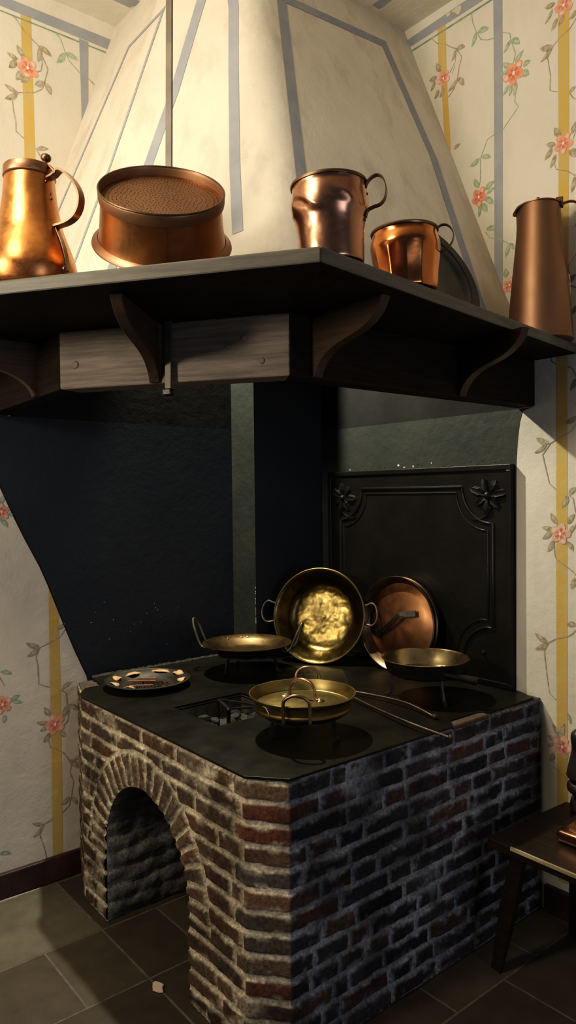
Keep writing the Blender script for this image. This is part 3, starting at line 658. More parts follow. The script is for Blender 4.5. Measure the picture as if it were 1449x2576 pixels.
rings = [[(p.x, p.y, HS + (CEIL - HS) * k / NZ) for p in hood_poly(k / NZ)] for k in range(NZ + 1)]
hood = empty('chimney_hood', (-2.2, 1.8, HS), label='tapering cream plaster chimney hood with grey painted lines above the shelf', cat='chimney hood')
inv = Matrix.Translation((2.2, -1.8, -HS))
mb = MB(); n = len(rings[0]); V = [v for r in rings for v in r]
F = [(k * n + i, k * n + i + 1, (k + 1) * n + i + 1, (k + 1) * n + i) for k in range(NZ) for i in range(n - 1)]
mb.add((V, F), 0)
# painted grey lines on the three faces
A0, A1 = Vector((XL, .930, HS)), Vector((XL, 1.455, CEIL)); B0, B1 = Vector((-2.335, .945, HS)), Vector((-2.335, 1.47, CEIL))
C0, C1 = Vector((-1.545, 1.32, HS)), Vector((-2.15, 1.61, CEIL)); D0, D1 = Vector((-1.56, YR, HS)), Vector((-2.155, YR, CEIL))
from mathutils.bvhtree import BVHTree
bvh = BVHTree.FromPolygons([Vector(v) for v in V], F)
def face_line(P, Q, R, pts, w, off=.0014):
    nrm = (Q - P).cross(R - P).normalized()
    if nrm.dot(Vector((0, 0, 1.5)) - P) < 0: nrm = -nrm
    pts = [Vector(p) for p in pts]; pts = [p - nrm * (p - P).dot(nrm) for p in pts]
    m = len(pts); Ls = []; Rs = []
    for i, p in enumerate(pts):
        d1 = (pts[i] - pts[i - 1]).normalized() if i else (pts[1] - pts[0]).normalized()
        d2 = (pts[i + 1] - pts[i]).normalized() if i < m - 1 else d1
        s1 = d1.cross(nrm).normalized(); s2 = d2.cross(nrm).normalized(); s = (s1 + s2).normalized(); k = w * .5 / max(.4, s.dot(s1))
        Ls.append(p + s * k); Rs.append(p - s * k)
    def on(p):
        hit = bvh.ray_cast(p + nrm * .15, -nrm, .4)
        return (hit[0] if hit[0] is not None else p) + nrm * off
    for i in range(m - 1):
        ns = max(1, int((pts[i + 1] - pts[i]).length / .03))
        rows = [[on((Ls[i].lerp(Ls[i + 1], k / ns)).lerp(Rs[i].lerp(Rs[i + 1], k / ns), j / 2)) for j in range(3)] for k in range(ns + 1)]
        for k in range(ns):
            for j in range(2):
                q = [rows[k][j], rows[k][j + 1], rows[k + 1][j + 1], rows[k + 1][j]]
                if (q[1] - q[0]).cross(q[2] - q[0]).dot(nrm) < 0: q = q[::-1]
                mb.add((q, [(0, 1, 2, 3)]), 1)
face_line(A0, B0, A1, [(-2.84, .98, 2.16), (-2.813, 1.011, 2.304), (-2.783, 1.147, 2.689), (-2.629, 1.372, 3.318), (-2.385, 1.386, 3.345), (-2.382, 1.165, 2.707), (-2.407, 1.045, 2.36), (-2.45, .99, 2.22), (-2.84, .975, 2.15)], .020)
face_line(B0, C0, B1, [(-2.21, 1.06, 2.23), (-2.20, 1.317, 2.948), (-2.225, 1.46, 3.36), (-2.13, 1.50, 3.36), (-2.089, 1.480, 3.258), (-2.007, 1.421, 2.983), (-1.883, 1.338, 2.583), (-1.805, 1.295, 2.345)], .037)
face_line(C0, D0, C1, [(-1.589, 1.409, 2.22), (-1.75, 1.498, 2.576), (-2.052, 1.683, 3.34), (-2.09, 2.248, 3.40), (-1.878, 2.30, 2.874), (-1.635, 2.250, 2.26), (-1.60, 2.25, 2.135), (-1.589, 1.41, 2.135), (-1.60, 1.415, 2.25)], .042)
mb.V = [tuple(inv @ Vector(v)) for v in mb.V]
mb.build('plaster_shell', [M['hood'], M['grey']], hood, sharp=60)
# dark inner lining, 5 cm behind the plaster
mb = MB()
V2 = []
for k, r in enumerate(rings):
    for p in r:
        c = Vector((-2.72, 2.2, p[2])); d = (Vector(p) - c); V2.append(tuple(inv @ (c + d * (1 - .055 / max(d.length, .2)))))
mb.add((V2, [tuple(reversed(f)) for f in F]), 0)
mb.build('inner_lining', [M['soot_d']], hood, sharp=60)

# ================================================================== mantel shelf: boards, beams, brackets
mantel = empty('mantel_shelf', (-1.8, 1.4, 1.875), label='dark wooden shelf round the chimney hood on a heavy beam with curved brackets', cat='mantel shelf')
MO = Vector((-1.8, 1.4, 1.875))
def loc_board(name, P, Q, polyfn, mat, bev=.004, parent=mantel):
    """board whose local x runs from P to Q"""
    X = Vector((Q[0] - P[0], Q[1] - P[1], 0)).normalized(); Z = Vector((0, 0, 1)); Y = Z.cross(X)
    R = frame_mat(X, Y, Z); V, F = polyfn
    base = Vector((P[0], P[1], 0))
    V = [R.transposed() @ (Vector(v) - base) for v in V]
    o = obj(name, V, F, mat, None, bevel=bev, smooth=False)
    o.matrix_local = Matrix.Translation(base - MO) @ R.to_4x4(); o.parent = parent
    return o
S0, S1, S2, S3 = (XL, .42), (-2.17, .35), (-1.159, 1.048), (-1.362, YR)
I0, I1, I2, I3 = (XL, 1.02), (-2.37, 1.01), (-1.64, 1.385), (-1.66, YR)
zb, zt = 2.045, HS
def shade_under(o):  # shade below the shelf painted in: downward faces get near-black wood
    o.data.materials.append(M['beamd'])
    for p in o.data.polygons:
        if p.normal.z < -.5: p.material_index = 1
shade_under(loc_board('shelf_board', S0, S1, prism([S0, S1, I1, I0], zb, zt), M['shelf']))
shade_under(loc_board('shelf_board', S1, S2, prism([S1, S2, I2, I1], zb, zt), M['shelf']))
shade_under(loc_board('shelf_board', S2, S3, prism([S2, S3, I3, I2], zb, zt), M['shelf']))
O0, O1, O2, O3 = (XL, .893), (-2.115, .862), (-1.523, 1.261), (-1.529, YR)
N0, N1, N2, N3 = (XL, .973), (-2.145, .942), (-1.60, 1.310), (-1.606, YR)
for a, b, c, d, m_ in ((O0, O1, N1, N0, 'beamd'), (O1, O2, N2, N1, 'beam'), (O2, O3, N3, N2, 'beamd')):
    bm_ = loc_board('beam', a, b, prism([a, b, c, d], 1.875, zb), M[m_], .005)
    if m_ == 'beam': bm_['label'] = 'pale front face of the beam'; front_beam = bm_
# round wooden pegs in the pale front beam
Mx = Vector((O2[0] - O1[0], O2[1] - O1[1], 0)).normalized(); Ml = (Vector(O2) - Vector(O1)).length
for (u, z, r) in ((.055, 1.945, .012), (.585, 1.985, .010), (.535, 1.965, .006), (.635, 1.92, .009)):
    V, F = lathe([(0, .0035), (r * .75, .003), (r, 0.0), (r * 1.05, -.004)], 16)
    R = axis_frame((Mx.y, -Mx.x, 0))
    p = Vector((O1[0], O1[1], 0)) + Mx * u * Ml / .714; p.z = z
    o = obj('wooden_peg', V, F, M['beam']); o.matrix_local = Matrix.Translation(p - MO) @ R.to_4x4(); o.parent = mantel
def bracket(foot, top, th=.030):
    """ogee bracket: foot at the beam's lower edge, top under the shelf"""
    f = Vector((foot[0], foot[1], 0)); t = Vector((top[0], top[1], 0)); X = (t - f); L = X.length; X.normalize()
    Y = Vector((0, 0, 1)); Z = X.cross(Y)
    h = zb - 1.877
    fr = []
    N = 20
    for i in range(N + 1):
        s = i / N; q = s * s * (3 - 2 * s); q = q * .75 + .25 * s
        fr.append((.012 + (L - .012) * q, h * (s + .085 * math.sin(2 * PI * s))))
    P = [(0.0, 0.0)] + fr + [(0.0, h)]
    n = len(P)
    V = [(x, z, -th / 2) for x, z in P] + [(x, z, th / 2) for x, z in P]
    F = [tuple(reversed(range(n))), tuple(range(n, 2 * n))] + [(i, (i + 1) % n, n + (i + 1) % n, n + i) for i in range(n)]
    R = frame_mat(X, Y, Z)
    o = obj('bracket', V, F, M['bracket'], None, bevel=.002, smooth=True, sharp=40)
    o.matrix_local = Matrix.Translation(Vector((f.x, f.y, 1.877)) - MO) @ R.to_4x4(); o.parent = mantel
bracket((-1.858, 1.040), (-1.633, .808))
bracket((-1.522, 1.352), (-1.245, 1.341))
bracket((-1.526, 2.000), (-1.236, 1.933))
bracket((-2.324, .872), (-2.33, .560))

# thin iron rod hanging from the ceiling and clipped on the beam
rp0 = Vector((-1.806, 1.051, 1.852)); rp1 = Vector((-1.8170, 1.0790, 2.95)); d = (rp1 - rp0).normalized()
rtop = rp0 + d * ((CEIL - rp0.z) / d.z)
rodt = empty('hanging_rod', rp0, label='flat brown iron rod running from the ceiling down in front of the beam', cat='rod')
sec = [(-.0095, -.004), (.0095, -.004), (.0095, .004), (-.0095, .004)]
V, F = sweep([Vector((0, 0, 0)), rtop - rp0], sec, (-.55, .83, 0))
obj('bar', V, F, M['rod'], rodt, bevel=.001, smooth=False)
V, F = box(-.014, .014, -.014, .010, -.016, .004)
o = obj('foot', V, F, M['iron'], rodt, bevel=.004); o.rotation_euler = (0, 0, math.atan2(Mx.y, Mx.x))

# ================================================================== brick stove
stove = empty('brick_stove', (-2.1, 1.8, 0), label='brick cooking stove with an arched opening and a cut front corner', cat='stove')
SO = Vector((-2.1, 1.8, 0))
PTS = [Vector((XL + .006, 1.243)), Vector((-2.660, 1.158)), Vector((-1.606, 1.158)), Vector((-1.513, 1.233)), Vector((-1.511, YR - .006))]
LEN = [(PTS[i + 1] - PTS[i]).length for i in range(4)]; CUM = [0]
for l in LEN: CUM.append(CUM[-1] + l)
TOP = .786; CH = TOP / 13.0
STEP = .0042
us = []
for i in range(4):
    nseg = max(2, round(LEN[i] / STEP)); us += [CUM[i] + LEN[i] * k / nseg for k in range(nseg)]
us.append(CUM[4]); us = np.array(us); zs = np.linspace(0, TOP, 188)
pos = np.zeros((len(us), 2)); nor = np.zeros((len(us), 2))
for k, u in enumerate(us):
    i = 0
    while i < 3 and u >= CUM[i + 1] - 1e-9: i += 1
    t = (u - CUM[i]) / LEN[i]; p = PTS[i] + (PTS[i + 1] - PTS[i]) * t; pos[k] = p
    d = (PTS[i + 1] - PTS[i]).normalized(); nrm = Vector((d.y, -d.x))
    for j, c in ((i - 1, CUM[i]), (i + 1, CUM[i + 1])):
        if 0 <= j < 4:
            dd = abs(u - c)
            if dd < .014:
                d2 = (PTS[j + 1] - PTS[j]).normalized(); n2 = Vector((d2.y, -d2.x)); w = .5 * (1 - dd / .014)
                nrm = (nrm * (1 - w) + n2 * w).normalized()
    nor[k] = nrm
U, Z = np.meshgrid(us, zs, indexing='ij')
PX, PY = np.broadcast_to(pos[:, 0:1], U.shape), np.broadcast_to(pos[:, 1:2], U.shape)
wz = .0050 * vnoise(PX * 9, PY * 9, Z * 9) * 2 + .0035 * vnoise(PX * 33, PY * 33, Z * 33) + .0012 * vnoise(PX * 140, PY * 140, Z * 140)
wu = .0075 * vnoise(PX * 11 + 9, PY * 11, Z * 11) * 2 + .0035 * vnoise(PX * 35 + 9, PY * 35, Z * 35) + .0012 * vnoise(PX * 140, PY * 140 + 5, Z * 140)
Zw = Z + wz; Uw = U + wu * .8
row = np.clip(np.floor(Zw / CH).astype(int), 0, 12)
zr = Zw / CH - row
dz = np.minimum(zr, 1 - zr) * CH
rb = random.Random(21)
dU = np.zeros_like(U); bid = np.zeros(U.shape, int)
for r in range(13):
    b = [-.2]
    u = rb.uniform(.0, .16) - .1
    while u < CUM[4] + .2:
        u += rb.choice([.205, .205, .20, .105, .11, .215])
        b.append(u)
    out = []
    for x in b:
        for c in (CUM[1], CUM[4]):
            pass
        if CUM[2] - .060 < x < CUM[3] + .05: continue
        out.append(x)
    out += [CUM[2] - (.018 if r % 2 else .055), CUM[3] + (.11 if r % 2 else .215)]
    out = sorted(out); keep = [out[0]]
    for x in out[1:]:
        if x - keep[-1] > .055 or abs(x - CUM[2]) < .06: keep.append(x)
    b = np.array(keep)
    m = row == r
    k = np.clip(np.searchsorted(b, Uw[m]), 1, len(b) - 1)
    dU[m] = np.minimum(Uw[m] - b[k - 1], b[k] - Uw[m]); bid[m] = r * 100 + k
# the arch on the front face
ACX, ACZ, ARI, ARO = -2.195, .285, .286, .405
fu0 = CUM[1] + (ACX + 2.660)
onf = (U > CUM[1]) & (U < CUM[2])
ax = U - fu0; az = Z - ACZ; AR = np.sqrt(ax ** 2 + az ** 2); TH = np.arctan2(az, ax)
ARw = AR + wz; NV = 21; thw = TH + wu / .34 * .9
tv = thw / PI * NV; vi = np.floor(tv).astype(int); tf = tv - vi
ring = onf & (Z > ACZ - .02) & (AR < ARO) & (AR > ARI - .02)
dT = np.minimum(tf, 1 - tf) * PI / NV * np.maximum(AR, .1)
dring = np.minimum(dT, np.minimum(ARw - ARI + .006, ARO - ARw))
dz2 = dz.copy(); near = onf & ~ring & (AR < ARO + .03) & (Z > ACZ - .02)
d = np.minimum(dz, dU)
d = np.where(near, np.minimum(d, ARw - ARO), d)
jl = onf & (Z <= ACZ - .02) & (np.abs(np.abs(ax) - ARI) < .12)
d = np.where(jl, np.minimum(dz, np.where(np.abs(ax) - ARI > .105 + .02 * (row % 2), dU, np.abs(np.abs(ax) + wu - ARI - .112 - .02 * (row % 2)))), d)
bid = np.where(jl, 5000 + row * 2 + (ax > 0), bid)
d = np.where(ring, dring, d); bid = np.where(ring, 3000 + vi, bid)
mort = .0062 + .004 * vnoise(PX * 20, PY * 20 + 3, Z * 20)
s = np.clip((d - mort) / .0042, 0, 1); s = s * s * (3 - 2 * s)
rough = fbm(PX, PY, Z, 45, 4)
hgt = s * (.0085 + .003 * vnoise(bid * .37, bid * .11, 0 * Z)) + rough * .0035 + (1 - s) * .002 * fbm(PX, PY, Z, 90, 2) * 2
hgt -= np.where(ring, 0.0, 0.0)
hgt *= np.clip((CUM[4] - U) / .01, 0.2, 1)
# colours
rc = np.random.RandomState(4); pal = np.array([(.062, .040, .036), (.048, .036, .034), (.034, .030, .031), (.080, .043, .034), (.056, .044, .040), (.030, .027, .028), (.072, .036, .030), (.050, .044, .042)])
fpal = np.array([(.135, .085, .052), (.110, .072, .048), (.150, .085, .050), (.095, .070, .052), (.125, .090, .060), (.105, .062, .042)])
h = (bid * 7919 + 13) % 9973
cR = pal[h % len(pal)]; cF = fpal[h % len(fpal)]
isf = (U < CUM[3] + .0)[..., None]  # front tinted lamp-warm, right face cool and dark: light and shade in colour
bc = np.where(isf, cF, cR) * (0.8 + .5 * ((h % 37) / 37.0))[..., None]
red = ((h % 11) == 3) & (U > CUM[2] - .05) & (U < CUM[3] + .05); bc = np.where(red[..., None], np.array((.20, .065, .035)), bc)
red2 = (U > CUM[2] - .03) & (U < CUM[3] + .004) & ((row == 11) | (row == 10) | (row == 3)); bc = np.where(red2[..., None], bc * .35 + np.array((.15, .050, .028)) * .65 * 1.15, bc)
blue = ((h % 5) == 2) & ~red2 & (U > CUM[2] - .05); bc = np.where(blue[..., None], bc * np.array((.62, .75, .90)), bc)
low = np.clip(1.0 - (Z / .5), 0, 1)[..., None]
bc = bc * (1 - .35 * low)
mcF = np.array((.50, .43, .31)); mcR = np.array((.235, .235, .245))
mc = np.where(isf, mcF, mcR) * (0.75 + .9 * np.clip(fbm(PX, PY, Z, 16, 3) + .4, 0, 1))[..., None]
smear = np.clip((fbm(PX, PY, Z, 30, 4) - .10) * 3.2, 0, 1) * np.clip(1.2 - (d - mort) / .016, 0, 1)
smear2 = np.clip((fbm(PX, PY + 5, Z, 8, 4) - .28) * 3.0, 0, .55)
mm = np.clip((1 - s) + smear * .8 + smear2, 0, 1)[..., None]
colr = bc * (1 - mm) + mc * mm
edge = np.clip(1 - np.abs(s - .55) / .45, 0, 1) * np.clip((fbm(PX, PY, Z + 3, 14, 3)) * 3.5, 0, 1)
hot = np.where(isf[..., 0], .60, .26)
colr = colr + (edge * hot)[..., None] * np.array((.9, .80, .58))
dark = np.clip((fbm(PX + 4, PY, Z, 6, 3) - .05) * 1.6, 0, .45)[..., None]; colr = colr * (1 - dark)
nU, nZ = U.shape
X3 = PX + nor[:, 0:1] * hgt; Y3 = PY + nor[:, 1:2] * hgt; Z3 = Z.copy()
# snap the rim of the arch opening onto a clean curve
ax_c = ax; inside = onf & (((Z > ACZ) & (AR < ARI)) | ((Z <= ACZ) & (np.abs(ax) < ARI)))
cell_c = lambda A: (A[:-1, :-1] + A[1:, :-1] + A[:-1, 1:] + A[1:, 1:]) / 4
cax, cz = cell_c(ax), cell_c(Z); caz = cz - ACZ; car = np.sqrt(cax ** 2 + caz ** 2)
rimw = .004 * vnoise(cax * 30, caz * 30, 0 * cax)
hole = ((caz > 0) & (car < ARI)) | ((caz <= 0) & (np.abs(cax) < ARI)); hole &= cell_c(onf.astype(float)) > .9
sc_ = np.where(inside & (Z > ACZ), ARI / np.maximum(AR, .01), 1)
nax = np.where(inside & (Z > ACZ), ax * sc_, np.where(inside, np.sign(ax) * ARI, ax)); naz = np.where(inside & (Z > ACZ), az * sc_, az)
X3 = np.where(inside, X3 + (nax - ax), X3); Z3 = np.where(inside, ACZ + naz, Z3)
idx = np.arange(nU * nZ).reshape(nU, nZ)
q = np.stack([idx[:-1, :-1], idx[1:, :-1], idx[1:, 1:], idx[:-1, 1:]], -1)[~hole]
V = np.stack([X3 - SO.x, Y3 - SO.y, Z3], -1).reshape(-1, 3)
used = np.zeros(len(V), bool); used[q.ravel()] = True; remap = -np.ones(len(V), int); remap[used] = np.arange(used.sum())
ct = np.concatenate([colr.reshape(-1, 3), np.ones((nU * nZ, 1))], 1)[used]
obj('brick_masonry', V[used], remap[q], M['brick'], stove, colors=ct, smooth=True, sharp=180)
# tunnel behind the arch
K = []
for k in range(24): K.append((-ARI, ACZ * k / 24))
for k in range(61): a = PI - PI * k / 60; K.append((ARI * math.cos(a), ACZ + ARI * math.sin(a)))
for k in range(24): K.append((ARI, ACZ * (1 - (k + 1) / 24)))
K = np.array(K); T = np.linspace(0, 1.10, 110)
kx, tt = np.meshgrid(np.arange(len(K)), T, indexing='ij'); X = K[kx, 0]; Zt = K[kx, 1]
Yt = 1.158 + tt
nx = np.where(Zt <= ACZ, -np.sign(X), -X / ARI); nz = np.where(Zt <= ACZ, 0, -(Zt - ACZ) / ARI)
arc = np.where(Zt <= ACZ, Zt, ACZ + np.arctan2(np.maximum(Zt - ACZ, 0), np.abs(X)) * ARI)
wv = arc + .012 * vnoise(X * 5, Yt * 7, Zt * 7) * 2 + .004 * vnoise(X * 30, Yt * 30, Zt * 30)
ph = wv / .062; fr = ph - np.floor(ph); dd = np.minimum(fr, 1 - fr) * .062
s = np.clip((dd - .006) / .010, 0, 1); s = s * s * (3 - 2 * s)
hh = s * .007 + fbm(X, Yt, Zt, 22, 5) * .011
hh *= np.clip(tt / .012, 0.0, 1)
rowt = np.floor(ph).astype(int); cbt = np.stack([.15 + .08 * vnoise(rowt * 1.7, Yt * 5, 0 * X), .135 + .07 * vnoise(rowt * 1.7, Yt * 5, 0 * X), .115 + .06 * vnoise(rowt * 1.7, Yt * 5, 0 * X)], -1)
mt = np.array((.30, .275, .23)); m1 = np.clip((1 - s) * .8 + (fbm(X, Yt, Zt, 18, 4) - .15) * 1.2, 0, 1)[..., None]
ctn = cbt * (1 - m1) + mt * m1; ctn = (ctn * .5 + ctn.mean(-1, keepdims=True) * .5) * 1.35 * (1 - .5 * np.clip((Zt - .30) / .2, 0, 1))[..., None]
V = np.stack([X + ACX + nx * hh - SO.x, Yt - SO.y, Zt + nz * hh], -1).reshape(-1, 3)
id2 = np.arange(V.shape[0]).reshape(X.shape); q = np.stack([id2[:-1, :-1], id2[:-1, 1:], id2[1:, 1:], id2[1:, :-1]], -1).reshape(-1, 4)
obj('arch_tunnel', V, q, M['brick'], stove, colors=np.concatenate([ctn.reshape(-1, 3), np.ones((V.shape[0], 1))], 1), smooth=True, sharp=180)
V, F = box(-2.50 - SO.x, -1.89 - SO.x, 2.255 - SO.y, 2.275 - SO.y, 0, .60)
obj('tunnel_back', V, F, M['soot_d'], stove, smooth=False)
# masonry bed under the slab, and the sooty fire pit in it
PX0, PX1, PY0, PY1 = -2.300, -2.010, 1.340, 1.640
bed = [[(XL, 1.243), (-2.660, 1.160), (PX0, 1.160), (PX0, PY0), (PX0, PY1), (PX0, YR), (XL, YR)],
       [(PX0, 1.160), (PX1, 1.160), (PX1, PY0), (PX0, PY0)], [(PX0, PY1), (PX1, PY1), (PX1, YR), (PX0, YR)],
       [(PX1, 1.160), (-1.606, 1.160), (-1.514, 1.234), (-1.513, YR), (PX1, YR), (PX1, PY1), (PX1, PY0)]]
bed = [[(x - SO.x, y - SO.y) for x, y in p] for p in bed]
V, F = slabs(bed, .778, .7865)
obj('mortar_bed', V, F, M['pitwall'], stove, smooth=False)
mb = MB(); a0, a1, b0, b1 = PX0 - SO.x, PX1 - SO.x, PY0 - SO.y, PY1 - SO.y
mb.add(box(a0 - .03, a0, b0 - .03, b1 + .03, .70, .782)); mb.add(box(a1, a1 + .03, b0 - .03, b1 + .03, .70, .782))
mb.add(box(a0, a1, b0 - .03, b0, .70, .782)); mb.add(box(a0, a1, b1, b1 + .03, .70, .782)); mb.add(box(a0 - .03, a1 + .03, b0 - .03, b1 + .03, .69, .70))
mb.build('fire_pit', [M['pitwall']], stove, smooth=False)
# exposed bricks at the slab's corners
V, F = box(0, .085, 0, .055, 0, .018)
brk = mottled('loose_red_brick', (.05, .028, .020), (.085, .048, .033), 30, .85, 0, .6, 80)
for (x, y, rz) in ((-2.868, 1.248, -.35),):
    o = obj('corner_brick', V, F, brk, stove, bevel=.005, loc=(x - SO.x, y - SO.y, .772)); o.rotation_euler = (0, 0, rz)
V, F = box(0, .038, 0, .20, 0, .016)
o = obj('corner_brick', V, F, brk, stove, bevel=.006, loc=(-1.545 - SO.x, 1.925 - SO.y, .7755)); o.rotation_euler = (0, 0, .0)

# iron slab on top
slab = empty('iron_slab', (-2.1, 1.8, .787), label='black iron cooking slab covering the brick stove with a square fire hole', cat='cooktop')
sp = [[(XL + .005, 1.300), (-2.768, 1.283), (-2.768, 1.210), (-2.70, 1.158), (-2.655, 1.146), (PX0, 1.148), (PX0, PY0), (PX0, PY1), (PX0, YR - .002), (XL + .005, YR - .005)],
      [(PX0, 1.148), (PX1, 1.148), (PX1, PY0), (PX0, PY0)], [(PX0, PY1), (PX1, PY1), (PX1, YR - .002), (PX0, YR - .002)],
      [(PX1, 1.148), (-1.602, 1.148), (-1.503, 1.228), (-1.500, 1.915), (-1.548, 1.965), (-1.540, 2.10), (-1.518, 2.14), (-1.516, 2.41), (-1.60, YR - .002), (PX1, YR - .002), (PX1, PY1), (PX1, PY0)]]
V, F = slabs([[(x + 2.1, y - 1.8) for x, y in p] for p in sp], 0, .008)
obj('plate', V, F, M['slab'], slab, bevel=.0015, smooth=False)
# raised patch plate let into the back of the slab
V, F = prism([(-2.06 + 2.1, 1.79 - 1.8), (-1.965 + 2.1, 1.93 - 1.8), (-2.30 + 2.1, 2.18 - 1.8), (-2.40 + 2.1, 2.04 - 1.8)], .008, .0125)
obj('cover_plate', V, F, M['iron'], slab, bevel=.001, smooth=False)

# ================================================================== cast iron fireback
fb = empty('fireback', (-2.132, YR, H0 + .002), label='black cast iron fireback with corner flower reliefs against the right wall', cat='fireback')
# local: x along the wall, y out of the wall (towards -Y world), z up
FR = frame_mat(Vector((1, 0, 0)), Vector((0, 0, 1)), Vector((0, -1, 0)))   # local x, local y = up, local z = out
FW, FH = 1.030, .868
def fpart(name, V, F, mat, **k):
    V = [FR @ Vector(v) for v in V]
    return obj(name, V, F, mat, fb, **k)
V, F = box(-FW / 2, FW / 2, 0, FH, .001, .022); fpart('panel', V, F, M['cast'], bevel=.003, smooth=False)
mb = MB()
for (x0, x1, y0, y1) in ((-FW / 2, FW / 2, FH - .022, FH), (-FW / 2, FW / 2, 0, .022), (-FW / 2, -FW / 2 + .022, .022, FH - .022), (FW / 2 - .022, FW / 2, .022, FH - .022)):
    mb.add(box(x0, x1, y0, y1, .021, .029))
fpart('outer_rim', mb.V, mb.F, M['cast'], bevel=.003, smooth=False)
def mold_path(ins, rc):
    x0, x1, y0, y1 = -FW / 2 + ins, FW / 2 - ins, ins, FH - ins; P = []
    for (cx, cy, a0) in ((x0, y0, 90), (x1, y0, 180), (x1, y1, 270), (x0, y1, 360)):
        for k in range(13):
            a = math.radians(a0 - 90 * k / 12)
            P.append((cx + rc * math.cos(a), cy + rc * math.sin(a), .022))
    return P
for ins, rc, r in ((.085, .145, .0075), (.108, .150, .0045)):
    V, F = sweep(mold_path(ins, rc), circ(r, 8), (0, 0, 1), closed=True); fpart('moulding', V, F, M['cast'])
def relief_leaf(mb, x, y, a, L, w, z0=.022):
    n = 8; c, s = math.cos(a), math.sin(a); V = []; F = []
    for i in range(n + 1):
        t = i / n; ww = w * .5 * math.sin(PI * min(1, t * .9 + .08)) ** .7 * (1 + .18 * math.sin(t * 19)); h = .016 * math.sin(PI * min(1, t * .8 + .15))
        for k, (o_, hh) in enumerate(((-1, 0), (-.5, .75), (0, .45), (.5, .75), (1, 0))):
            u, v = L * t, ww * o_; V.append((x + u * c - v * s, y + u * s + v * c, z0 + h * hh + (.001 if hh else -.002)))
    for i in range(n):
        for k in range(4): a_ = i * 5 + k; F.append((a_, a_ + 5, a_ + 6, a_ + 1))
    mb.add((V, F))
for sx, yy in ((-1, FH - .125), (1, FH - .120)):
    mb = MB(); cx = sx * (FW / 2 - .105); cy = yy
    for k in range(7):
        a = math.radians(100 + k * 51.4 + (10 if sx > 0 else 0)); relief_leaf(mb, cx + .012 * math.cos(a), cy + .012 * math.sin(a), a, .078 if k % 2 else .060, .042)
    V, F = lathe([(0, .018), (.010, .015), (.016, .004), (.018, -.002)], 14); mb.add((V, F), 0, Matrix.Translation((cx, cy, .024)))
    arcp = [(cx - sx * .055 + .075 * math.cos(a), cy - .02 + .075 * math.sin(a), .024) for a in [math.radians((200 if sx < 0 else 250) + 9 * i) for i in range(11)]]
    mb.add(sweep(arcp, circ(.005, 6), (0, 0, 1)))
    fpart('corner_rosette', mb.V, mb.F, M['cast'], sharp=60)
for sx in (-1, 1):
    V, F = lathe([(0, .010), (.006, .008), (.009, .001), (.010, -.002)], 14)
    V = [(v[0] + sx * (FW / 2 - .13), v[1] + .125, v[2] + .023) for v in V]; fpart('boss', V, F, M['cast'])

# ================================================================== helpers for vessels
def wobble(amp, n=5, seed=0):
    r = random.Random(seed); ph = [r.uniform(0, 6) for _ in range(6)]
    return lambda rr, z, a: (rr + amp * (math.sin(2 * a + ph[0]) * .5 + math.sin(3 * a + ph[1] + z * 20) * .4 + math.sin(n * a + ph[2] - z * 35) * .35), z)
def smooth_prof(P, n=4):
    out = []
    Q = curve([(r, 0, z) for r, z in P], n)
    return [(max(q.x, 0), q.z) for q in Q]
def shell(outer, t=.002, floor=True):
    """outer profile bottom->top; returns closed double wall profile with a floor"""
    o = [(0, outer[0][1])] + list(outer)
    i = [(max(r - t, 0), z) for r, z in reversed(outer)]
    i[-1] = (i[-1][0], i[-1][1] + t)
    return o + i + [(0, outer[0][1] + t)]
def studs(pts, mat, parent, r=.004):
    for p, n in pts:
        V, F = lathe([(0, r * .7), (r * .7, r * .5), (r, 0), (r, -.001)], 10)
        o = obj('rivet', V, F, mat, parent); o.matrix_local = Matrix.Translation(Vector(p)) @ axis_frame(n).to_4x4()
def rivet(mb, p, r=.004, n=(0, 0, 1), m=0):
    V, F = lathe([(0, r * .7), (r * .7, r * .5), (r, 0), (r, -.001)], 10)
    mb.add((V, F), m, Matrix.Translation(p) @ axis_frame(n).to_4x4())
AZ = math.atan2(VR[1], VR[0])
TOCAM = lambda x, y: Vector((-x, -y, 0)).normalized()

# ---- tall copper jug at the left end of the shelf
jug = empty('copper_jug', (-1.876, .695, HS), (0, 0, AZ - .40), label='big-bellied lidded copper jug with strap handle at the left end of the shelf', cat='jug')
prof = smooth_prof([(.098, 0), (.108, .012), (.1145, .04), (.1133, .0625), (.1051, .0931), (.0919, .1289), (.0796, .1643), (.0694, .2199), (.0633, .2702), (.0612, .300), (.0612, .305)], 5)
V, F = lathe(shell(prof, .0018), 72, fn=wobble(.0006, 5, 1)); obj('body', V, F, M['copper_hot'], jug)
V, F = lathe([(.0630, .289), (.0642, .291), (.0642, .3115), (.0632, .3145), (.0610, .3155), (.030, .3165), (0, .3175), (0, .3150), (.0615, .313), (.0620, .289)], 64); lid = obj('lid', V, F, M['copper_band'], jug)
V, F = lathe([(.0612, .286), (.0640, .288), (.0655, .290), (.0640, .2925), (.0618, .294)], 64); obj('neck_band', V, F, M['copper_band'], jug)
mb = MB(); mb.add(lathe([(0, .026), (.008, .0255), (.0125, .021), (.0135, .015), (.011, .010), (.006, .007), (.005, -.004)], 20), 0, Matrix.Translation((.050, .0, .3165)) @ Matrix.Rotation(.25, 4, 'Y'))
mb.build('thumb_knob', [M['rim_dark']], lid)
V, F = sweep(curve([(.045, 0, .319), (.062, 0, .314), (.076, 0, .300), (.086, 0, .290)], 4), rect(.012, .003), (0, 0, 1)); obj('lid_lever', V, F, M['copper_band'], lid)
hp = [(.060, 0, .280), (.078, 0, .284), (.098, 0, .294), (.125, 0, .276), (.148, 0, .248), (.160, 0, .219), (.157, 0, .192), (.142, 0, .171), (.117, 0, .160), (.080, 0, .156)]
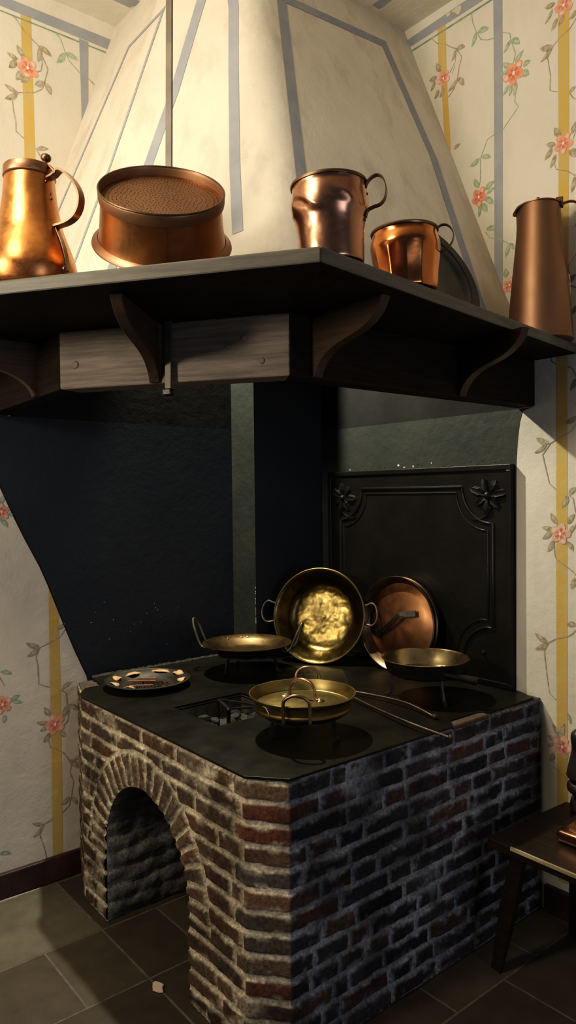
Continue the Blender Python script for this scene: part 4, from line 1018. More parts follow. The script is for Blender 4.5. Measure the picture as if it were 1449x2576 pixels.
V, F = sweep(curve(hp, 6), [(-.010, -.0016), (.010, -.0016), (.0085, .0022), (-.0085, .0022)], (0, 1, 0.001)); 
V, F = sweep(curve(hp, 6), [(-.0026, -.0115), (.0026, -.0115), (.0026, .0115), (-.0026, .0115)], (0, 1, 0)); hd = obj('handle', V, F, M['handle'], jug)
tail = [(.082, 0, .160), (.090, 0, .140), (.101, 0, .115), (.1105, 0, .085), (.1155, 0, .058), (.1165, 0, .035)]
V, F = sweep(curve(tail, 5), [(-.0012, -.007), (.0012, -.007), (.0012, .007), (-.0012, .007)], (0, 1, 0)); obj('handle_tail', V, F, M['handle'], hd)
V, F = lathe([(0, .003), (.008, .0028), (.0125, .0012), (.013, -.001)], 18)
o = obj('tail_plate', V, F, M['handle'], hd); o.matrix_local = Matrix.Translation((.1150, -.004, .040)) @ axis_frame((1, 0, 0)).to_4x4()
studs((((.1185, -.004, .040), (1, 0, 0)), ((.088, -.010, .287), (0, -1, 0)), ((.064, -.012, .268), (1, -.3, 0)), ((.066, 0, .240), (1, 0, 0)), ((.069, 0, .228), (1, 0, 0))), M['rim_dark'], jug)

# ---- copper strainer, tipped forward on its rim
ax = Vector(TOCAM(-1.675, .977)) * math.sin(math.radians(43)) + Vector((0, 0, math.cos(math.radians(43))))
ctr = Vector((-1.668, .960, 2.205))
siv = empty('copper_strainer', ctr, axis_frame(ax, (VR[0], VR[1], 0)), label='wide round copper strainer with pierced top tipped forward on the shelf', cat='strainer')
out = [(.176, .004), (.170, .030), (.164, .080), (.160, .130), (.1605, .150)]
V, F = lathe([(r, z) for r, z in smooth_prof(out, 3)] + [(r - .002, z) for r, z in reversed(out)], 96, closed=True, fn=wobble(.0010, 5, 3)); obj('drum', V, F, M['copper_sv'], siv)
V, F = lathe([(.1600, .136), (.1650, .138), (.1665, .150), (.1665, .168), (.1655, .1755), (.1635, .1775), (.1628, .176), (.1612, .168), (.1600, .136)], 96, closed=True, fn=wobble(.0014, 4, 5)); obj('top_band', V, F, M['copper_pl'], siv)
V, F = lathe([(.1668, .1735), (.1675, .1765), (.1655, .1795), (.1628, .1785), (.1622, .1755)], 96, closed=True, fn=wobble(.0014, 4, 5)); obj('dark_lip', V, F, M['rim_dark'], siv)
V, F = lathe([(.171, .012), (.182, .002), (.188, -.003), (.1905, -.001), (.1895, .003), (.183, .007), (.174, .018)], 96, closed=True, fn=wobble(.0012, 4, 8)); obj('base_flange', V, F, M['copper_band'], siv)
mb = MB(); mb.add(lathe([(0, .1485), (.05, .1482), (.11, .1472), (.152, .1460), (.1602, .1445), (.1602, .1430), (0, .1430)], 96), 0)
def hole(r, a, s=.0019):
    x, y = r * math.cos(a), r * math.sin(a); z = .0006 + float(np.interp(r, [0, .05, .11, .152, .1602], [.1485, .1482, .1472, .1460, .1445]))
    mb.add(([(x + s * math.cos(k * PI / 3), y + s * math.sin(k * PI / 3), z) for k in range(6)], [(0, 1, 2, 3, 4, 5)]), 1)
for r, n in ((.150, 104), (.139, 96)):
    for k in range(n): hole(r + random.uniform(-.0008, .0008), 2 * PI * k / n)
for r in (.126, .115, .103, .091, .079, .067, .055, .043, .031, .019, .008):
    n = max(3, int(2 * PI * r / .0098)); ph = random.random()
    for k in range(n): hole(r + .0035 * math.sin(8 * 2 * PI * k / n) + random.uniform(-.0014, .0014), 2 * PI * (k + ph + random.uniform(-.18, .18)) / n, .0016)
mb.build('pierced_plate', [M['copper_pl'], M['soot_d']], siv, sharp=60)
V, F = sweep([(.1775 * math.cos(-1.42), .1775 * math.sin(-1.42), .004), (.1712 * math.cos(-1.42), .1712 * math.sin(-1.42), .030), (.1655 * math.cos(-1.42), .1655 * math.sin(-1.42), .080), (.1618 * math.cos(-1.42), .1618 * math.sin(-1.42), .136)], rect(.008, .003), (math.cos(-1.42), math.sin(-1.42), 0)); obj('seam', V, F, M['copper_sv'], siv)

for o in siv.children: o.scale = (.93, .93, .77)
# ---- tall dented copper mug
tilt = lambda deg: Matrix.Rotation(math.radians(deg), 3, Vector((.773, -.634, 0))) @ Matrix.Rotation(AZ, 3, 'Z')
mugA = empty('copper_mug', (-1.254, 1.170, HS + .004), tilt(2.2) @ Matrix.Rotation(-.28, 3, 'Z'), label='tall dented copper mug with dark rim and handle at the shelf corner', cat='mug')
def dent(rr, z, a):
    b = math.exp(-((z - .125) / .018) ** 2); c = .5 + .5 * math.cos(a + 2.2)
    return rr + .0018 * math.sin(a * 7 + z * 60) * b * c + .0012 * math.sin(a * 3 - 1) * math.exp(-((z - .1) / .05) ** 2) + .0012 * math.sin(a * 11 + z * 180) * b * c, z + .004 * math.sin(a * 5) * b
prof = smooth_prof([(.070, 0), (.0735, .004), (.0747, .0206), (.0770, .060), (.0790, .085), (.0820, .101), (.0878, .117), (.0900, .138), (.0880, .157), (.0856, .171), (.0866, .181)], 6)
V, F = lathe(shell(prof, .0018), 96, fn=dent); obj('body', V, F, M['copper_a'], mugA, sharp=60)
V, F = lathe([(.0855, .178), (.0895, .1785), (.0905, .182), (.0890, .1855), (.0860, .186), (.0848, .182)], 72, closed=True, fn=wobble(.0006)); obj('rim', V, F, M['rim_dark'], mugA)
hp = [(.0865, 0, .172), (.096, 0, .184), (.112, 0, .1905), (.126, 0, .181), (.1325, 0, .158), (.129, 0, .137), (.118, 0, .124), (.100, 0, .1195), (.088, 0, .114), (.083, 0, .100)]
V, F = sweep(curve(hp, 6), [(-.0012, -.008), (.0012, -.008), (.0012, .008), (-.0012, .008)], (0, 1, 0)); hd = obj('handle', V, F, M['rim_dark'], mugA)
studs([(p, (1, -.4, 0)) for p in ((.087, -.004, .166), (.0885, -.004, .150), (.085, -.004, .108), (.081, -.003, .093))], M['rim_dark'], mugA, .0036)

# ---- low faceted red copper mug
mugB = empty('copper_mug', (-1.300, 1.480, HS + .004), tilt(2.2) @ Matrix.Rotation(-.28, 3, 'Z'), label='low round-bellied faceted red copper mug to the right of the tall mug', cat='mug')
def facet(rr, z, a):
    k = math.exp(-((z - .055) / .05) ** 4) if z < .11 else 0
    n = 13; q = (a * n / (2 * PI)) % 1 - .5
    return rr * (1 + k * .030 * (4 * q * q - .5)) + .0015 * math.sin(a * 3 + 1) * k, z + .003 * math.sin(a * 4) * math.exp(-((z - .12) / .02) ** 2)
prof = smooth_prof([(.070, 0), (.0765, .003), (.0795, .012), (.0820, .050), (.0885, .090), (.0915, .115), (.0895, .130), (.0855, .143), (.0852, .155)], 6)
V, F = lathe(shell(prof, .0018), 117, fn=facet); obj('body', V, F, M['copper_b'], mugB, sharp=60)
V, F = lathe([(.0845, .152), (.0885, .1530), (.0898, .1565), (.0882, .160), (.085, .1605), (.0838, .1565)], 72, closed=True, fn=wobble(.0005)); obj('rim', V, F, M['rim_dark'], mugB)
hp = [(.0865, 0, .158), (.0975, 0, .163), (.110, 0, .161), (.121, 0, .150), (.126, 0, .133), (.121, 0, .115), (.108, 0, .101), (.091, 0, .094)]
V, F = sweep(curve(hp, 6), [(-.0012, -.007), (.0012, -.007), (.0012, .007), (-.0012, .007)], (0, 1, 0)); obj('handle', V, F, M['rim_dark'], mugB)

# ---- dark round plate leaning on the hood behind the low mug
nrm = Vector((1.0, -.02, .42)).normalized()
dp = empty('metal_plate', (-1.552, 1.900, 2.262), axis_frame(nrm), label='large dark round metal plate leaning on the hood behind the low mug', cat='plate')
V, F = lathe([(0, .0), (.105, .0), (.118, .006), (.124, .012), (.160, .016), (.1685, .0185), (.171, .017), (.1695, .0145), (.160, .012), (.125, .008), (.118, .002), (.105, -.004), (0, -.004)], 96, closed=False); obj('dish', V, F, M['darkplate'], dp)
V, F = lathe([(.140, .0155), (.1425, .0175), (.145, .0160)], 96); obj('ring_groove', V, F, M['darkplate'], dp)
for o in dp.children: o.scale = (1.14, 1.14, 1)

# ---- tall tapering copper ewer at the right end of the shelf
ew = empty('copper_ewer', (-1.424, 2.312, HS), (0, 0, AZ - .38), label='tall tapering matt copper jug with hinged lid at the right end of the shelf', cat='jug')
prof = [(.110, 0), (.1125, .003), (.1098, .0157), (.1056, .071), (.0945, .196), (.0806, .334), (.0695, .455), (.0685, .468)]
def spout(rr, z, a):
    k = math.exp(-((abs((a % (2 * PI)) - PI)) / .45) ** 2) * max(0, (z - .36) / .11); return rr + .012 * k * k, z - .02 * k * k * 0
V, F = lathe(shell(smooth_prof(prof, 4), .0018), 72, fn=spout); obj('body', V, F, M['copper_m'], ew, sharp=60)
V, F = lathe([(.0690, .4655), (.0725, .466), (.0728, .4695), (.060, .474), (.030, .478), (0, .479), (0, .477), (.069, .4695)], 72, fn=lambda r, z, a: (r + (.016 * math.exp(-((abs((a % (2 * PI)) - PI)) / .5) ** 2) if r > .05 else 0), z - (.018 * math.exp(-((abs((a % (2 * PI)) - PI)) / .5) ** 2) if r > .068 else 0)))
lid = obj('lid', V, F, M['copper_m'], ew, sharp=60)
V, F = lathe([(0, .022), (.005, .021), (.008, .014), (.0085, .004), (.0085, -.004)], 20)
o = obj('lid_knob', V, F, M['copper_m'], lid, loc=(-.004, 0, .478))
V, F = box(-.012, .012, -.016, .016, -.022, .008); o = obj('hinge', V, F, M['rim_dark'], ew, bevel=.002, loc=(.066, 0, .478), smooth=False)
hp = [(.060, 0, .452), (.078, 0, .466), (.103, 0, .470), (.125, 0, .459), (.144, 0, .430), (.149, 0, .396), (.140, 0, .352), (.121, 0, .300), (.0995, 0, .264), (.094, 0, .245), (.097, 0, .225)]
V, F = sweep(curve(hp, 6), [(-.0013, -.0105), (.0013, -.0105), (.0013, .0105), (-.0013, .0105)], (0, 1, 0)); obj('handle', V, F, M['copper_m'], ew)
V, F = sweep([(.0985 - .0, -.022, .215), (.101, -.0225, .120), (.1095, -.024, .010)], rect(.002, .0012), (1, -.3, 0)); obj('seam', V, F, M['rim_dark'], ew)

# ================================================================== things on the slab
# ---- pewter dish with cloves, cinnamon and dried peel
DC = Vector((-2.631, 1.416, H0))
dish = empty('pewter_dish', DC, label='round pewter dish with a wide rim holding spices on the left of the slab', cat='dish')
V, F = lathe([(0, .004), (.098, .004), (.112, .010), (.122, .020), (.160, .0285), (.168, .030), (.1705, .0285), (.168, .0265), (.158, .0245), (.124, .015), (.112, .004), (.098, 0), (0, 0)], 96); obj('basin', V, F, M['pewter'], dish)
V, F = lathe([(.162, .0292), (.1655, .0318), (.170, .0312), (.1712, .0285)], 96); obj('rim_bead', V, F, M['pewter'], dish)
def peel(xy, L, W, rz, label, seed):
    r = random.Random(seed); n = 18; V = [(0, 0, .004)]; F = []
    rad = []
    for k in range(n):
        a = 2 * PI * k / n; q = 1 + r.uniform(-.16, .16)
        V.append((L * math.cos(a) * q, W * math.sin(a) * q, .003 * math.cos(a * 2) + r.uniform(-.001, .001)))
    for k in range(n): F.append((0, 1 + k, 1 + (k + 1) % n))
    m = n + 1; V += [(v[0], v[1], v[2] - .002) for v in V[:m]]
    for k in range(n): F.append((m, m + 1 + (k + 1) % n, m + 1 + k)); F.append((1 + (k + 1) % n, 1 + k, m + 1 + k, m + 1 + (k + 1) % n))
    d = Vector((xy[0], xy[1])) - Vector((DC.x, DC.y)); rr_ = d.length
    if rr_ > .150: d *= .150 / rr_; rr_ = .150
    z = H0 + .0205 + (rr_ - .122) * .21 if rr_ > .122 else H0 + .013
    o = obj('dried_peel', V, F, M['peel'], sharp=180); ang = math.atan2(d.y, d.x)
    Rm = Matrix.Rotation(ang, 3, 'Z') @ Matrix.Rotation(-.20, 3, 'Y') @ Matrix.Rotation(rz, 3, 'Z')
    o.matrix_world = Matrix.Translation((DC.x + d.x, DC.y + d.y, z + .0045)) @ Rm.to_4x4()
    tag(o, label, 'dried peel', 'pieces of dried peel on the pewter dish')
peel((-2.736, 1.335), .017, .026, .2, 'tall orange piece of dried peel at the left end of the dish rim', 1)
peel((-2.650, 1.282), .014, .028, .1, 'orange piece of dried peel at the lower left of the dish, beside the cinnamon sticks', 2)
peel((-2.756, 1.417), .011, .034, 0, 'long flat piece of dried peel on the back left of the dish rim', 3)
peel((-2.715, 1.523), .011, .040, 0, 'longest ragged piece of dried peel, at the back middle of the dish rim', 4)
peel((-2.637, 1.560), .017, .030, 0, 'triangular piece of dried peel at the back right of the dish rim', 5)
peel((-2.541, 1.519), .015, .032, .1, 'slanting piece of dried peel at the right end of the dish rim', 6)
peel((-2.560, 1.300), .010, .026, 0, 'pale cream piece of peel at the front edge of the dish', 7)
sp_ = []
rs = random.Random(9); mb = MB()
for i in range(1300):
    a = rs.uniform(0, 2 * PI); q = math.sqrt(rs.random()); u = .092 * q * math.cos(a) + .012; v = .060 * q * math.sin(a) - .014
    x = DC.x + u * .634 - v * .773; y = DC.y + u * .773 + v * .634
    d = Vector((x - DC.x, y - DC.y)); 
    if d.length > .118: continue
    z = H0 + .006 + (1 - q) * .022 * rs.random() + max(0, d.length - .1) * .6
    s = rs.uniform(.0016, .0024); L = rs.uniform(.004, .008)
    ax_ = Vector((rs.uniform(-1, 1), rs.uniform(-1, 1), rs.uniform(-.2, .9))).normalized(); Rm = axis_frame(ax_).to_4x4()
    mb.add(([(-s, -s, 0), (s, -s, 0), (s, s, 0), (-s, s, 0), (0, 0, L), (0, 0, -L * .4)], [(0, 1, 4), (1, 2, 4), (2, 3, 4), (3, 0, 4), (1, 0, 5), (2, 1, 5), (3, 2, 5), (0, 3, 5)]), 0, Matrix.Translation((x, y, z)) @ Rm)
o = mb.build('loose_cloves', [M['seed']], smooth=False); tag(o, 'heap of loose dark cloves in the middle of the pewter dish', 'cloves', kind='stuff')
def stick(p, q, z, r, label):
    P, Q = Vector((p[0], p[1], z)), Vector((q[0], q[1], z + .003))
    sec = []
    for k in range(26):
        t = k / 25; a = -.3 + t * 4 * PI * .82; rr_ = r * (1 - .5 * t); sec.append((rr_ * math.cos(a), rr_ * math.sin(a)))
    sec2 = sec + [(x * .82, y * .82) for x, y in reversed(sec)]
    V, F = sweep([P, P.lerp(Q, .33) + Vector((0, 0, .0008)), P.lerp(Q, .66), Q], sec2, (0, 0, 1))
    o = obj('cinnamon_stick', V, F, M['cinn'], sharp=50); tag(o, label, 'cinnamon stick', 'cinnamon sticks on the dish')
stick((-2.655, 1.345), (-2.575, 1.425), H0 + .026, .0042, 'longest cinnamon stick lying on top of the cloves in the dish')
stick((-2.605, 1.322), (-2.545, 1.395), H0 + .020, .0034, 'thin cinnamon stick nearest the front edge of the dish')
stick((-2.690, 1.400), (-2.630, 1.455), H0 + .020, .0045, 'short cinnamon stick at the back of the clove heap')

# ---- iron trivets
def trivet(loc, feet_r, top_r, h, a0, label, name='iron_trivet', splay=.012):
    t = empty(name, loc, label=label, cat='trivet')
    V, F = sweep([(top_r * math.cos(2 * PI * k / 48), top_r * math.sin(2 * PI * k / 48), h - .005) for k in range(48)], rect(.012, .007), (0, 0, 1), closed=True); obj('ring', V, F, M['iron'], t)
    for k in range(3):
        a = a0 + 2 * PI * k / 3; c, s = math.cos(a), math.sin(a)
        P = [((top_r + .001) * c, (top_r + .001) * s, h - .010), ((top_r + .004) * c, (top_r + .004) * s, h * .72), ((feet_r - .012) * c, (feet_r - .012) * s, h * .35), ((feet_r - .010) * c, (feet_r - .010) * s, .012), ((feet_r + .008) * c, (feet_r + .008) * s, .0045)]
        V, F = sweep(curve(P, 6), rect(.013, .007), (-s, c, 0)); obj('leg', V, F, M['iron'], t)
    return t
c1 = Vector((-2.560, 1.860, H0)); a1 = math.atan2(1.719 - 1.860, -2.531 + 2.560)
trivet(c1, .142, .118, .082, a1, 'black iron tripod trivet under the shallow two-handled pan')
c2 = Vector((-1.773, 1.501, H0)); a2 = math.atan2(1.379 - 1.501, -1.786 + 1.773)
trivet(c2, .124, .108, .062, a2, 'black iron tripod trivet under the lidded brass pan')

# ---- shallow pan with two upright loop handles
pan = empty('shallow_pan', (-2.553, 1.856, H0 + .082), (0, 0, AZ - .30), label='shallow brown brass pan with two upright loop handles near the left wall', cat='pan')
V, F = lathe([(0, .001), (.120, .001), (.138, .008), (.165, .026), (.187, .042), (.1925, .0445), (.1930, .0465), (.190, .0465), (.163, .0285), (.137, .0105), (.119, .0035), (0, .0035)], 96, fn=wobble(.0008)); obj('bowl', V, F, M['brass_pan'], pan)
for s in (-1, 1):
    ly = .036
    P = [(s * .170, -ly, .026), (s * .192, -ly * .95, .022), (s * .212, -ly * .9, .045), (s * .236, -ly * .75, .105), (s * .248, -ly * .35, .133), (s * .250, 0, .139), (s * .248, ly * .35, .133), (s * .236, ly * .75, .105), (s * .212, ly * .9, .045), (s * .192, ly * .95, .022), (s * .170, ly, .026)]
    V, F = rod(P, .0052, 6, 10, (s, 0.1, 0.2)); obj('handle', V, F, M['dull_handle'], pan)
studs([((.172 * math.cos(a), .172 * math.sin(a), .0345), (-math.cos(a), -math.sin(a), 1.2)) for a in (2.45, 2.08, 1.92)], M['brass'], pan, .006)

# ---- brass casserole with sunken lid
cas = empty('brass_casserole', (-1.772, 1.503, H0 + .0625), (0, 0, AZ - PI / 2 - .12), label='round brass pan with sunken lid and loop handles at the front of the slab', cat='pan')
V, F = lathe([(0, 0), (.110, 0), (.138, .006), (.149, .014), (.1535, .020), (.1585, .023), (.1590, .028), (.1555, .0315), (.158, .045), (.164, .060), (.1695, .0645), (.1715, .067), (.1700, .0695), (.1670, .0690), (.1620, .060), (.1550, .045), (.1520, .030), (.150, .018), (.135, .010), (.110, .003), (0, .003)], 96, fn=wobble(.0006, 5, 2)); obj('vessel', V, F, M['brass'], cas)
V, F = lathe([(0, .052), (.050, .0505), (.100, .046), (.140, .038), (.1500, .034), (.1530, .0360), (.1540, .0340), (.1505, .0315), (.140, .036), (.100, .044), (0, .050)], 96); lid = obj('lid', V, F, M['brass'], cas)
# lid handle, square to the pan's own handles
hl = Matrix.Rotation(PI / 2 - .42, 4, 'Z')
P = [(-.066, 0, .0508), (-.052, 0, .0520), (-.046, 0, .058), (-.045, 0, .078), (-.034, 0, .098), (-.012, 0, .108), (.012, 0, .108), (.034, 0, .098), (.045, 0, .078), (.046, 0, .058), (.052, 0, .0520), (.066, 0, .0508)]
V, F = rod([hl @ Vector(p) for p in P], .0048, 5, 10, hl @ Vector((0, 1, 0))); lh = obj('lid_handle', V, F, M['handle'], lid)
for s in (-1, 1):
    V, F = lathe([(0, .002), (.012, .0016), (.015, -.001)], 14); obj('foot_plate', V, F, M['handle'], lh, loc=hl @ Vector((s * .064, 0, .0502)))

for s in (-1, 1):
    P = [(s * .164, -.040, .010), (s * .168, -.040, .020), (s * .170, -.040, .040), (s * .174, -.040, .068), (s * .178, -.036, .088), (s * .181, -.020, .101), (s * .182, 0, .105), (s * .181, .020, .101), (s * .178, .036, .088), (s * .174, .040, .068), (s * .170, .040, .040), (s * .168, .040, .020), (s * .164, .040, .010)]
    V, F = rod(P, .0052, 5, 10, (s, 0.05, 0)); obj('loop_handle', V, F, M['handle'], cas)
V, F = sweep(curve([(.1605 * math.cos(a), .1605 * math.sin(a), z) for a, z in ((-.75, .053), (-.70, .0535), (-.65, .049), (-.61, .041), (-.585, .035))], 4), rect(.0018, .0016), (0, 0, 1)); sw = obj('solder_scar', V, F, M['fleck'], cas); sw['label'] = 'pale solder mark on the side'

# ---- pan on three legs with hollow socket handle
lp = empty('footed_pan', (-1.794, 2.128, H0), (0, 0, 0), label='deep iron pan on three legs with pale lining and short hollow handle at right', cat='pan')
pz = .085
V, F = lathe([(0, pz), (.125, pz), (.140, pz + .008), (.148, pz + .030), (.154, pz + .052), (.1580, pz + .0585)], 96); obj('outer_shell', V, F, M['iron'], lp)
V, F = lathe([(.1580, pz + .0585), (.1630, pz + .060), (.1640, pz + .0625), (.1610, pz + .0635), (.1550, pz + .056), (.1440, pz + .024), (.134, pz + .006), (.120, pz + .003), (0, pz + .003)], 96); obj('lining', V, F, M['bronze_in'], lp)
hd_ = Vector((.80, .02, 0)).normalized()
hs0 = Vector((.120, -.060, pz + .030)); hs1 = Vector((.225, .012, pz + .010))
V, F = sweep([hs0, hs0.lerp(hs1, .3), hs0.lerp(hs1, .92), hs1], circ(1, 20), (0, 0, 1), cap=False, scale=[.009, .0105, .0150, .0155]); n = len(V)
V2, F2 = sweep([hs0, hs0.lerp(hs1, .3), hs0.lerp(hs1, .92), hs1], circ(1, 20), (0, 0, 1), cap=False, scale=[.006, .0075, .0120, .0125])
F = F + [tuple(reversed([i + n for i in f])) for f in F2] + [(60 + k, n + 60 + k, n + 60 + (k + 1) % 20, 60 + (k + 1) % 20) for k in range(20)]
obj('socket_handle', V + V2, F, M['iron'], lp, sharp=60)
for (x, y) in ((-1.658, 2.074), (-1.891, 2.032), (-1.815, 2.262)):
    d = Vector((x + 1.794, y - 2.128, 0)); r = d.length; u = d / r
    P = [u * .118 + Vector((0, 0, pz + .006)), u * .124 + Vector((0, 0, pz * .75)), u * (r - .012) + Vector((0, 0, pz * .3)), u * (r - .008) + Vector((0, 0, .012)), u * (r + .010) + Vector((0, 0, .004))]
    V, F = sweep(curve(P, 5), rect(.012, .007), Vector((-u.y, u.x, 0))); obj('leg', V, F, M['rust'], lp)

# ---- large hammered brass bowl leaning in the corner
nb = Vector((.50, -.866, 0)).normalized() * math.cos(math.radians(13)) + Vector((0, 0, math.sin(math.radians(13))))
RB = .2185
Fm = axis_frame(nb); upv = Fm @ Vector((0, 1, 0))
cb = Vector((-2.452, 2.158, H0)) + upv * (RB + .001)
bowl = empty('brass_bowl', cb, Fm, label='large hammered brass bowl with two ring handles leaning in the corner', cat='bowl')
def bw(rr, z, a):
    x, y = rr * math.cos(a), rr * math.sin(a); k = min(1, max(0, (-z - .02) / .05))
    nn = float(vnoise(np.array(x * 24 + 9), np.array(y * 24 + 9), np.array(.3))) + .5 * float(vnoise(np.array(x * 60 + 9), np.array(y * 60 + 9), np.array(.7)))
    return rr, z + k * .0028 * nn
pr = [(0, -.092), (.040, -.093), (.080, -.093), (.115, -.091), (.140, -.085), (.158, -.072), (.172, -.050), (.190, -.025), (.204, -.008), (.214, -.001)]
prs = smooth_prof(pr, 5)
V, F = lathe([(r, z) for r, z in prs], 128, fn=bw); F = [tuple(reversed(f)) for f in F]; n = len(V)
obj('basin', V, [tuple(reversed(f)) for f in F], M['brass_bowl'], bowl, sharp=180)
o_ = bowl.children[0]
sd = o_.modifiers.new('thick', 'SOLIDIFY'); sd.thickness = .002; sd.offset = 0
V, F = sweep([(.2145 * math.cos(2 * PI * k / 96), .2145 * math.sin(2 * PI * k / 96), 0) for k in range(96)], circ(.0042, 8), (0, 0, 1), closed=True); obj('rolled_rim', V, F, M['brass'], bowl)
for s, rot in ((-1, -.03), (1, .06)):
    hw = .043; q = Matrix.Rotation(rot, 4, 'Z')
    P = [(s * .208, -hw * .8, -.012), (s * .226, -hw, -.008), (s * .246, -hw * 1.10, -.002), (s * .264, -hw * .85, .004), (s * .273, -hw * .35, .006), (s * .274, hw * .25, .006), (s * .266, hw * .85, .004), (s * .250, hw * 1.15, .0), (s * .226, hw * 1.0, -.006), (s * .208, hw * .95, -.012)]
    V, F = rod([q @ Vector(p) for p in P], .0048, 6, 10, (0, 0, 1)); obj('ring_handle', V, F, M['dull_handle'], bowl)
V, F = lathe([(0, .0), (.003, .0)], 6)

# ---- copper oven lid leaning on the fireback
nl = Vector((.05, -1, 0)).normalized() * math.cos(math.radians(5)) + Vector((0, 0, math.sin(math.radians(5))))
RL = .204; Fm = axis_frame(nl); upv = Fm @ Vector((0, 1, 0))
cl = Vector((-2.132, 2.318, H0)) + upv * (RL + .001)
lid = empty('oven_lid', cl, Fm, label='round copper oven lid with iron bar handle leaning on the fireback', cat='lid')
V, F = lathe([(.168, -.050), (.192, -.058), (.197, -.050), (.1975, -.040), (.2010, -.036), (.2015, -.028), (.1980, -.024), (.2010, -.006), (.2040, .000), (.2020, .003), (.1985, .001), (.1860, -.020), (.1740, -.036), (.168, -.044)], 96, closed=True); obj('rim', V, F, M['rim_dark'], lid)
V, F = lathe([(0, -.012), (.060, -.014), (.110, -.020), (.145, -.028), (.165, -.035), (.1760, -.0375), (.174, -.043), (.150, -.036), (0, -.020)], 96, fn=lambda r, z, a: (r, z + .0014 * math.sin(a * 5 + r * 60))); obj('dome', V, F, M['copper_lid'], lid, sharp=60)
A = Vector((-.085, -.052, -.008)); B = Vector((.105, .055, -.012)); 
A.z = .004; B.z = -.002
P = [A + Vector((-.012, -.012, -.008)), A, A.lerp(B, .25) + Vector((0, .004, .014)), A.lerp(B, .5) + Vector((-.004, .010, .024)), A.lerp(B, .68) + Vector((-.006, .022, .024)), A.lerp(B, .8) + Vector((0, .014, .012)), B]
V, F = sweep(curve(P, 5), rect(.006, .019), (-.5, .85, 0), scale=[1.3] * 4 + [1.0] * 20 + [1.35] * 7); bh = obj('bar_handle', V, F, M['iron'], lid)
studs([(p, (0, 0, 1)) for p in ((.0, -.020, -.010), (.010, -.034, -.012), B + Vector((0, 0, .006)), A + Vector((0, 0, .006)))], M['iron'], lid, .008)

# ---- fire tongs
tg = empty('fire_tongs', (-1.95, 1.92, H0), label='long iron fire tongs with ball tips lying across the slab beside the lidded pan', cat='tongs')
T0 = Vector((-1.95, 1.92, H0))
hinge = Vector((-2.060, 1.915, H0 + .014))
for tip, mid, mid2 in (((-1.587, 1.930, H0 + .0065), (-1.735, 1.955, H0 + .018), (-1.90, 1.955, H0 + .013)), ((-1.418, 1.800, H0 + .0065), (-1.570, 1.790, H0 + .018), (-1.80, 1.845, H0 + .013))):
    P = [hinge, Vector(mid2), Vector(mid), Vector(tip)]
    V, F = rod([p - T0 for p in P], .0045, 10, 10); arm = obj('arm', V, F, M['rust'], tg)
    V, F = lathe([(0, .009), (.005, .0078), (.0085, .003), (.0085, -.003), (.005, -.0078), (0, -.009)], 16)
    obj('ball_tip', V, F, M['rust'], arm, loc=Vector(tip) - T0 + Vector((0, 0, .003)))
V, F = lathe([(0, .012), (.012, .011), (.016, .004), (.016, -.010), (0, -.012)], 18); obj('hinge', V, F, M['rust'], tg, loc=hinge - T0)

# ---- inside the fire pit: ash, charcoal and a small pot stand
V = []; F = []; n = 26
for i in range(n + 1):
    for j in range(n + 1):
        x = PX0 + (PX1 - PX0) * i / n; y = PY0 + (PY1 - PY0) * j / n; V.append((x, y, .702 + .022 * (float(vnoise(np.array(x * 18), np.array(y * 18), np.array(0.5))) + .5) + .008 * random.random()))
for i in range(n):
    for j in range(n): a = i * (n + 1) + j; F.append((a, a + n + 1, a + n + 2, a + 1))
o = obj('ash_bed', V, F, M['ash'], sharp=180); tag(o, 'bed of dark ash and crumbled charcoal at the bottom of the fire hole', 'ash', kind='stuff')
def lump(loc, s, seed, label):
    r = random.Random(seed); bm = bmesh.new(); bmesh.ops.create_icosphere(bm, subdivisions=2, radius=1)
    cuts = [Vector((r.uniform(-1, 1), r.uniform(-1, 1), r.uniform(-1, 1))).normalized() for _ in range(9)]
    for v in bm.verts:
        for c in cuts:
            d = v.co.dot(c)
            if d > .62: v.co -= c * (d - .62)
        v.co = Vector((v.co.x * s[0], v.co.y * s[1], v.co.z * s[2])) * (1 + r.uniform(-.04, .04))
    me = bpy.data.meshes.new('charcoal_lump'); bm.to_mesh(me); bm.free(); me.materials.append(M['coal'])
    o = bpy.data.objects.new('charcoal_lump', me); COL.objects.link(o); o.location = loc; o.rotation_euler = (r.uniform(-.3, .3), r.uniform(-.3, .3), r.uniform(0, 3)); tag(o, label, 'charcoal', 'charcoal lumps in the fire hole')
for i, (x, y, z, s) in enumerate(((-2.205, 1.408, .757, .024), (-2.185, 1.440, .750, .020), (-2.225, 1.430, .748, .018), (-2.160, 1.410, .744, .020), (-2.130, 1.395, .748, .022), (-2.10, 1.45, .745, .026), (-2.14, 1.49, .745, .022), (-2.19, 1.53, .740, .024), (-2.09, 1.54, .748, .026), (-2.24, 1.57, .742, .022), (-2.15, 1.59, .745, .024), (-2.06, 1.42, .750, .022), (-2.26, 1.40, .738, .018), (-2.05, 1.49, .75, .022))):
    lump((x, y, z), (s * 1.25, s * .8, s * .75), i, 'dark lump of charcoal lying in the square fire hole')
st = empty('pot_stand', (-2.13, 1.50, .72), label='small iron pot stand with bent bars standing in the fire hole', cat='pot stand'); SO2 = Vector((-2.13, 1.50, .72))
tp = [Vector((-2.225, 1.483, .812)), Vector((-2.095, 1.440, .812)), Vector((-2.030, 1.560, .812))]
for a, b in ((0, 2), (0, 1)):
    V, F = sweep([tp[a] - SO2, tp[b] - SO2], rect(.012, .006), (0, 0, 1)); obj('top_bar', V, F, M['iron'], st)
P = [Vector((tp[1].x, tp[1].y, .722)), Vector((tp[1].x, tp[1].y, .795)), tp[1] + (tp[2] - tp[1]) * .08 + Vector((0, 0, .001)), tp[2]]
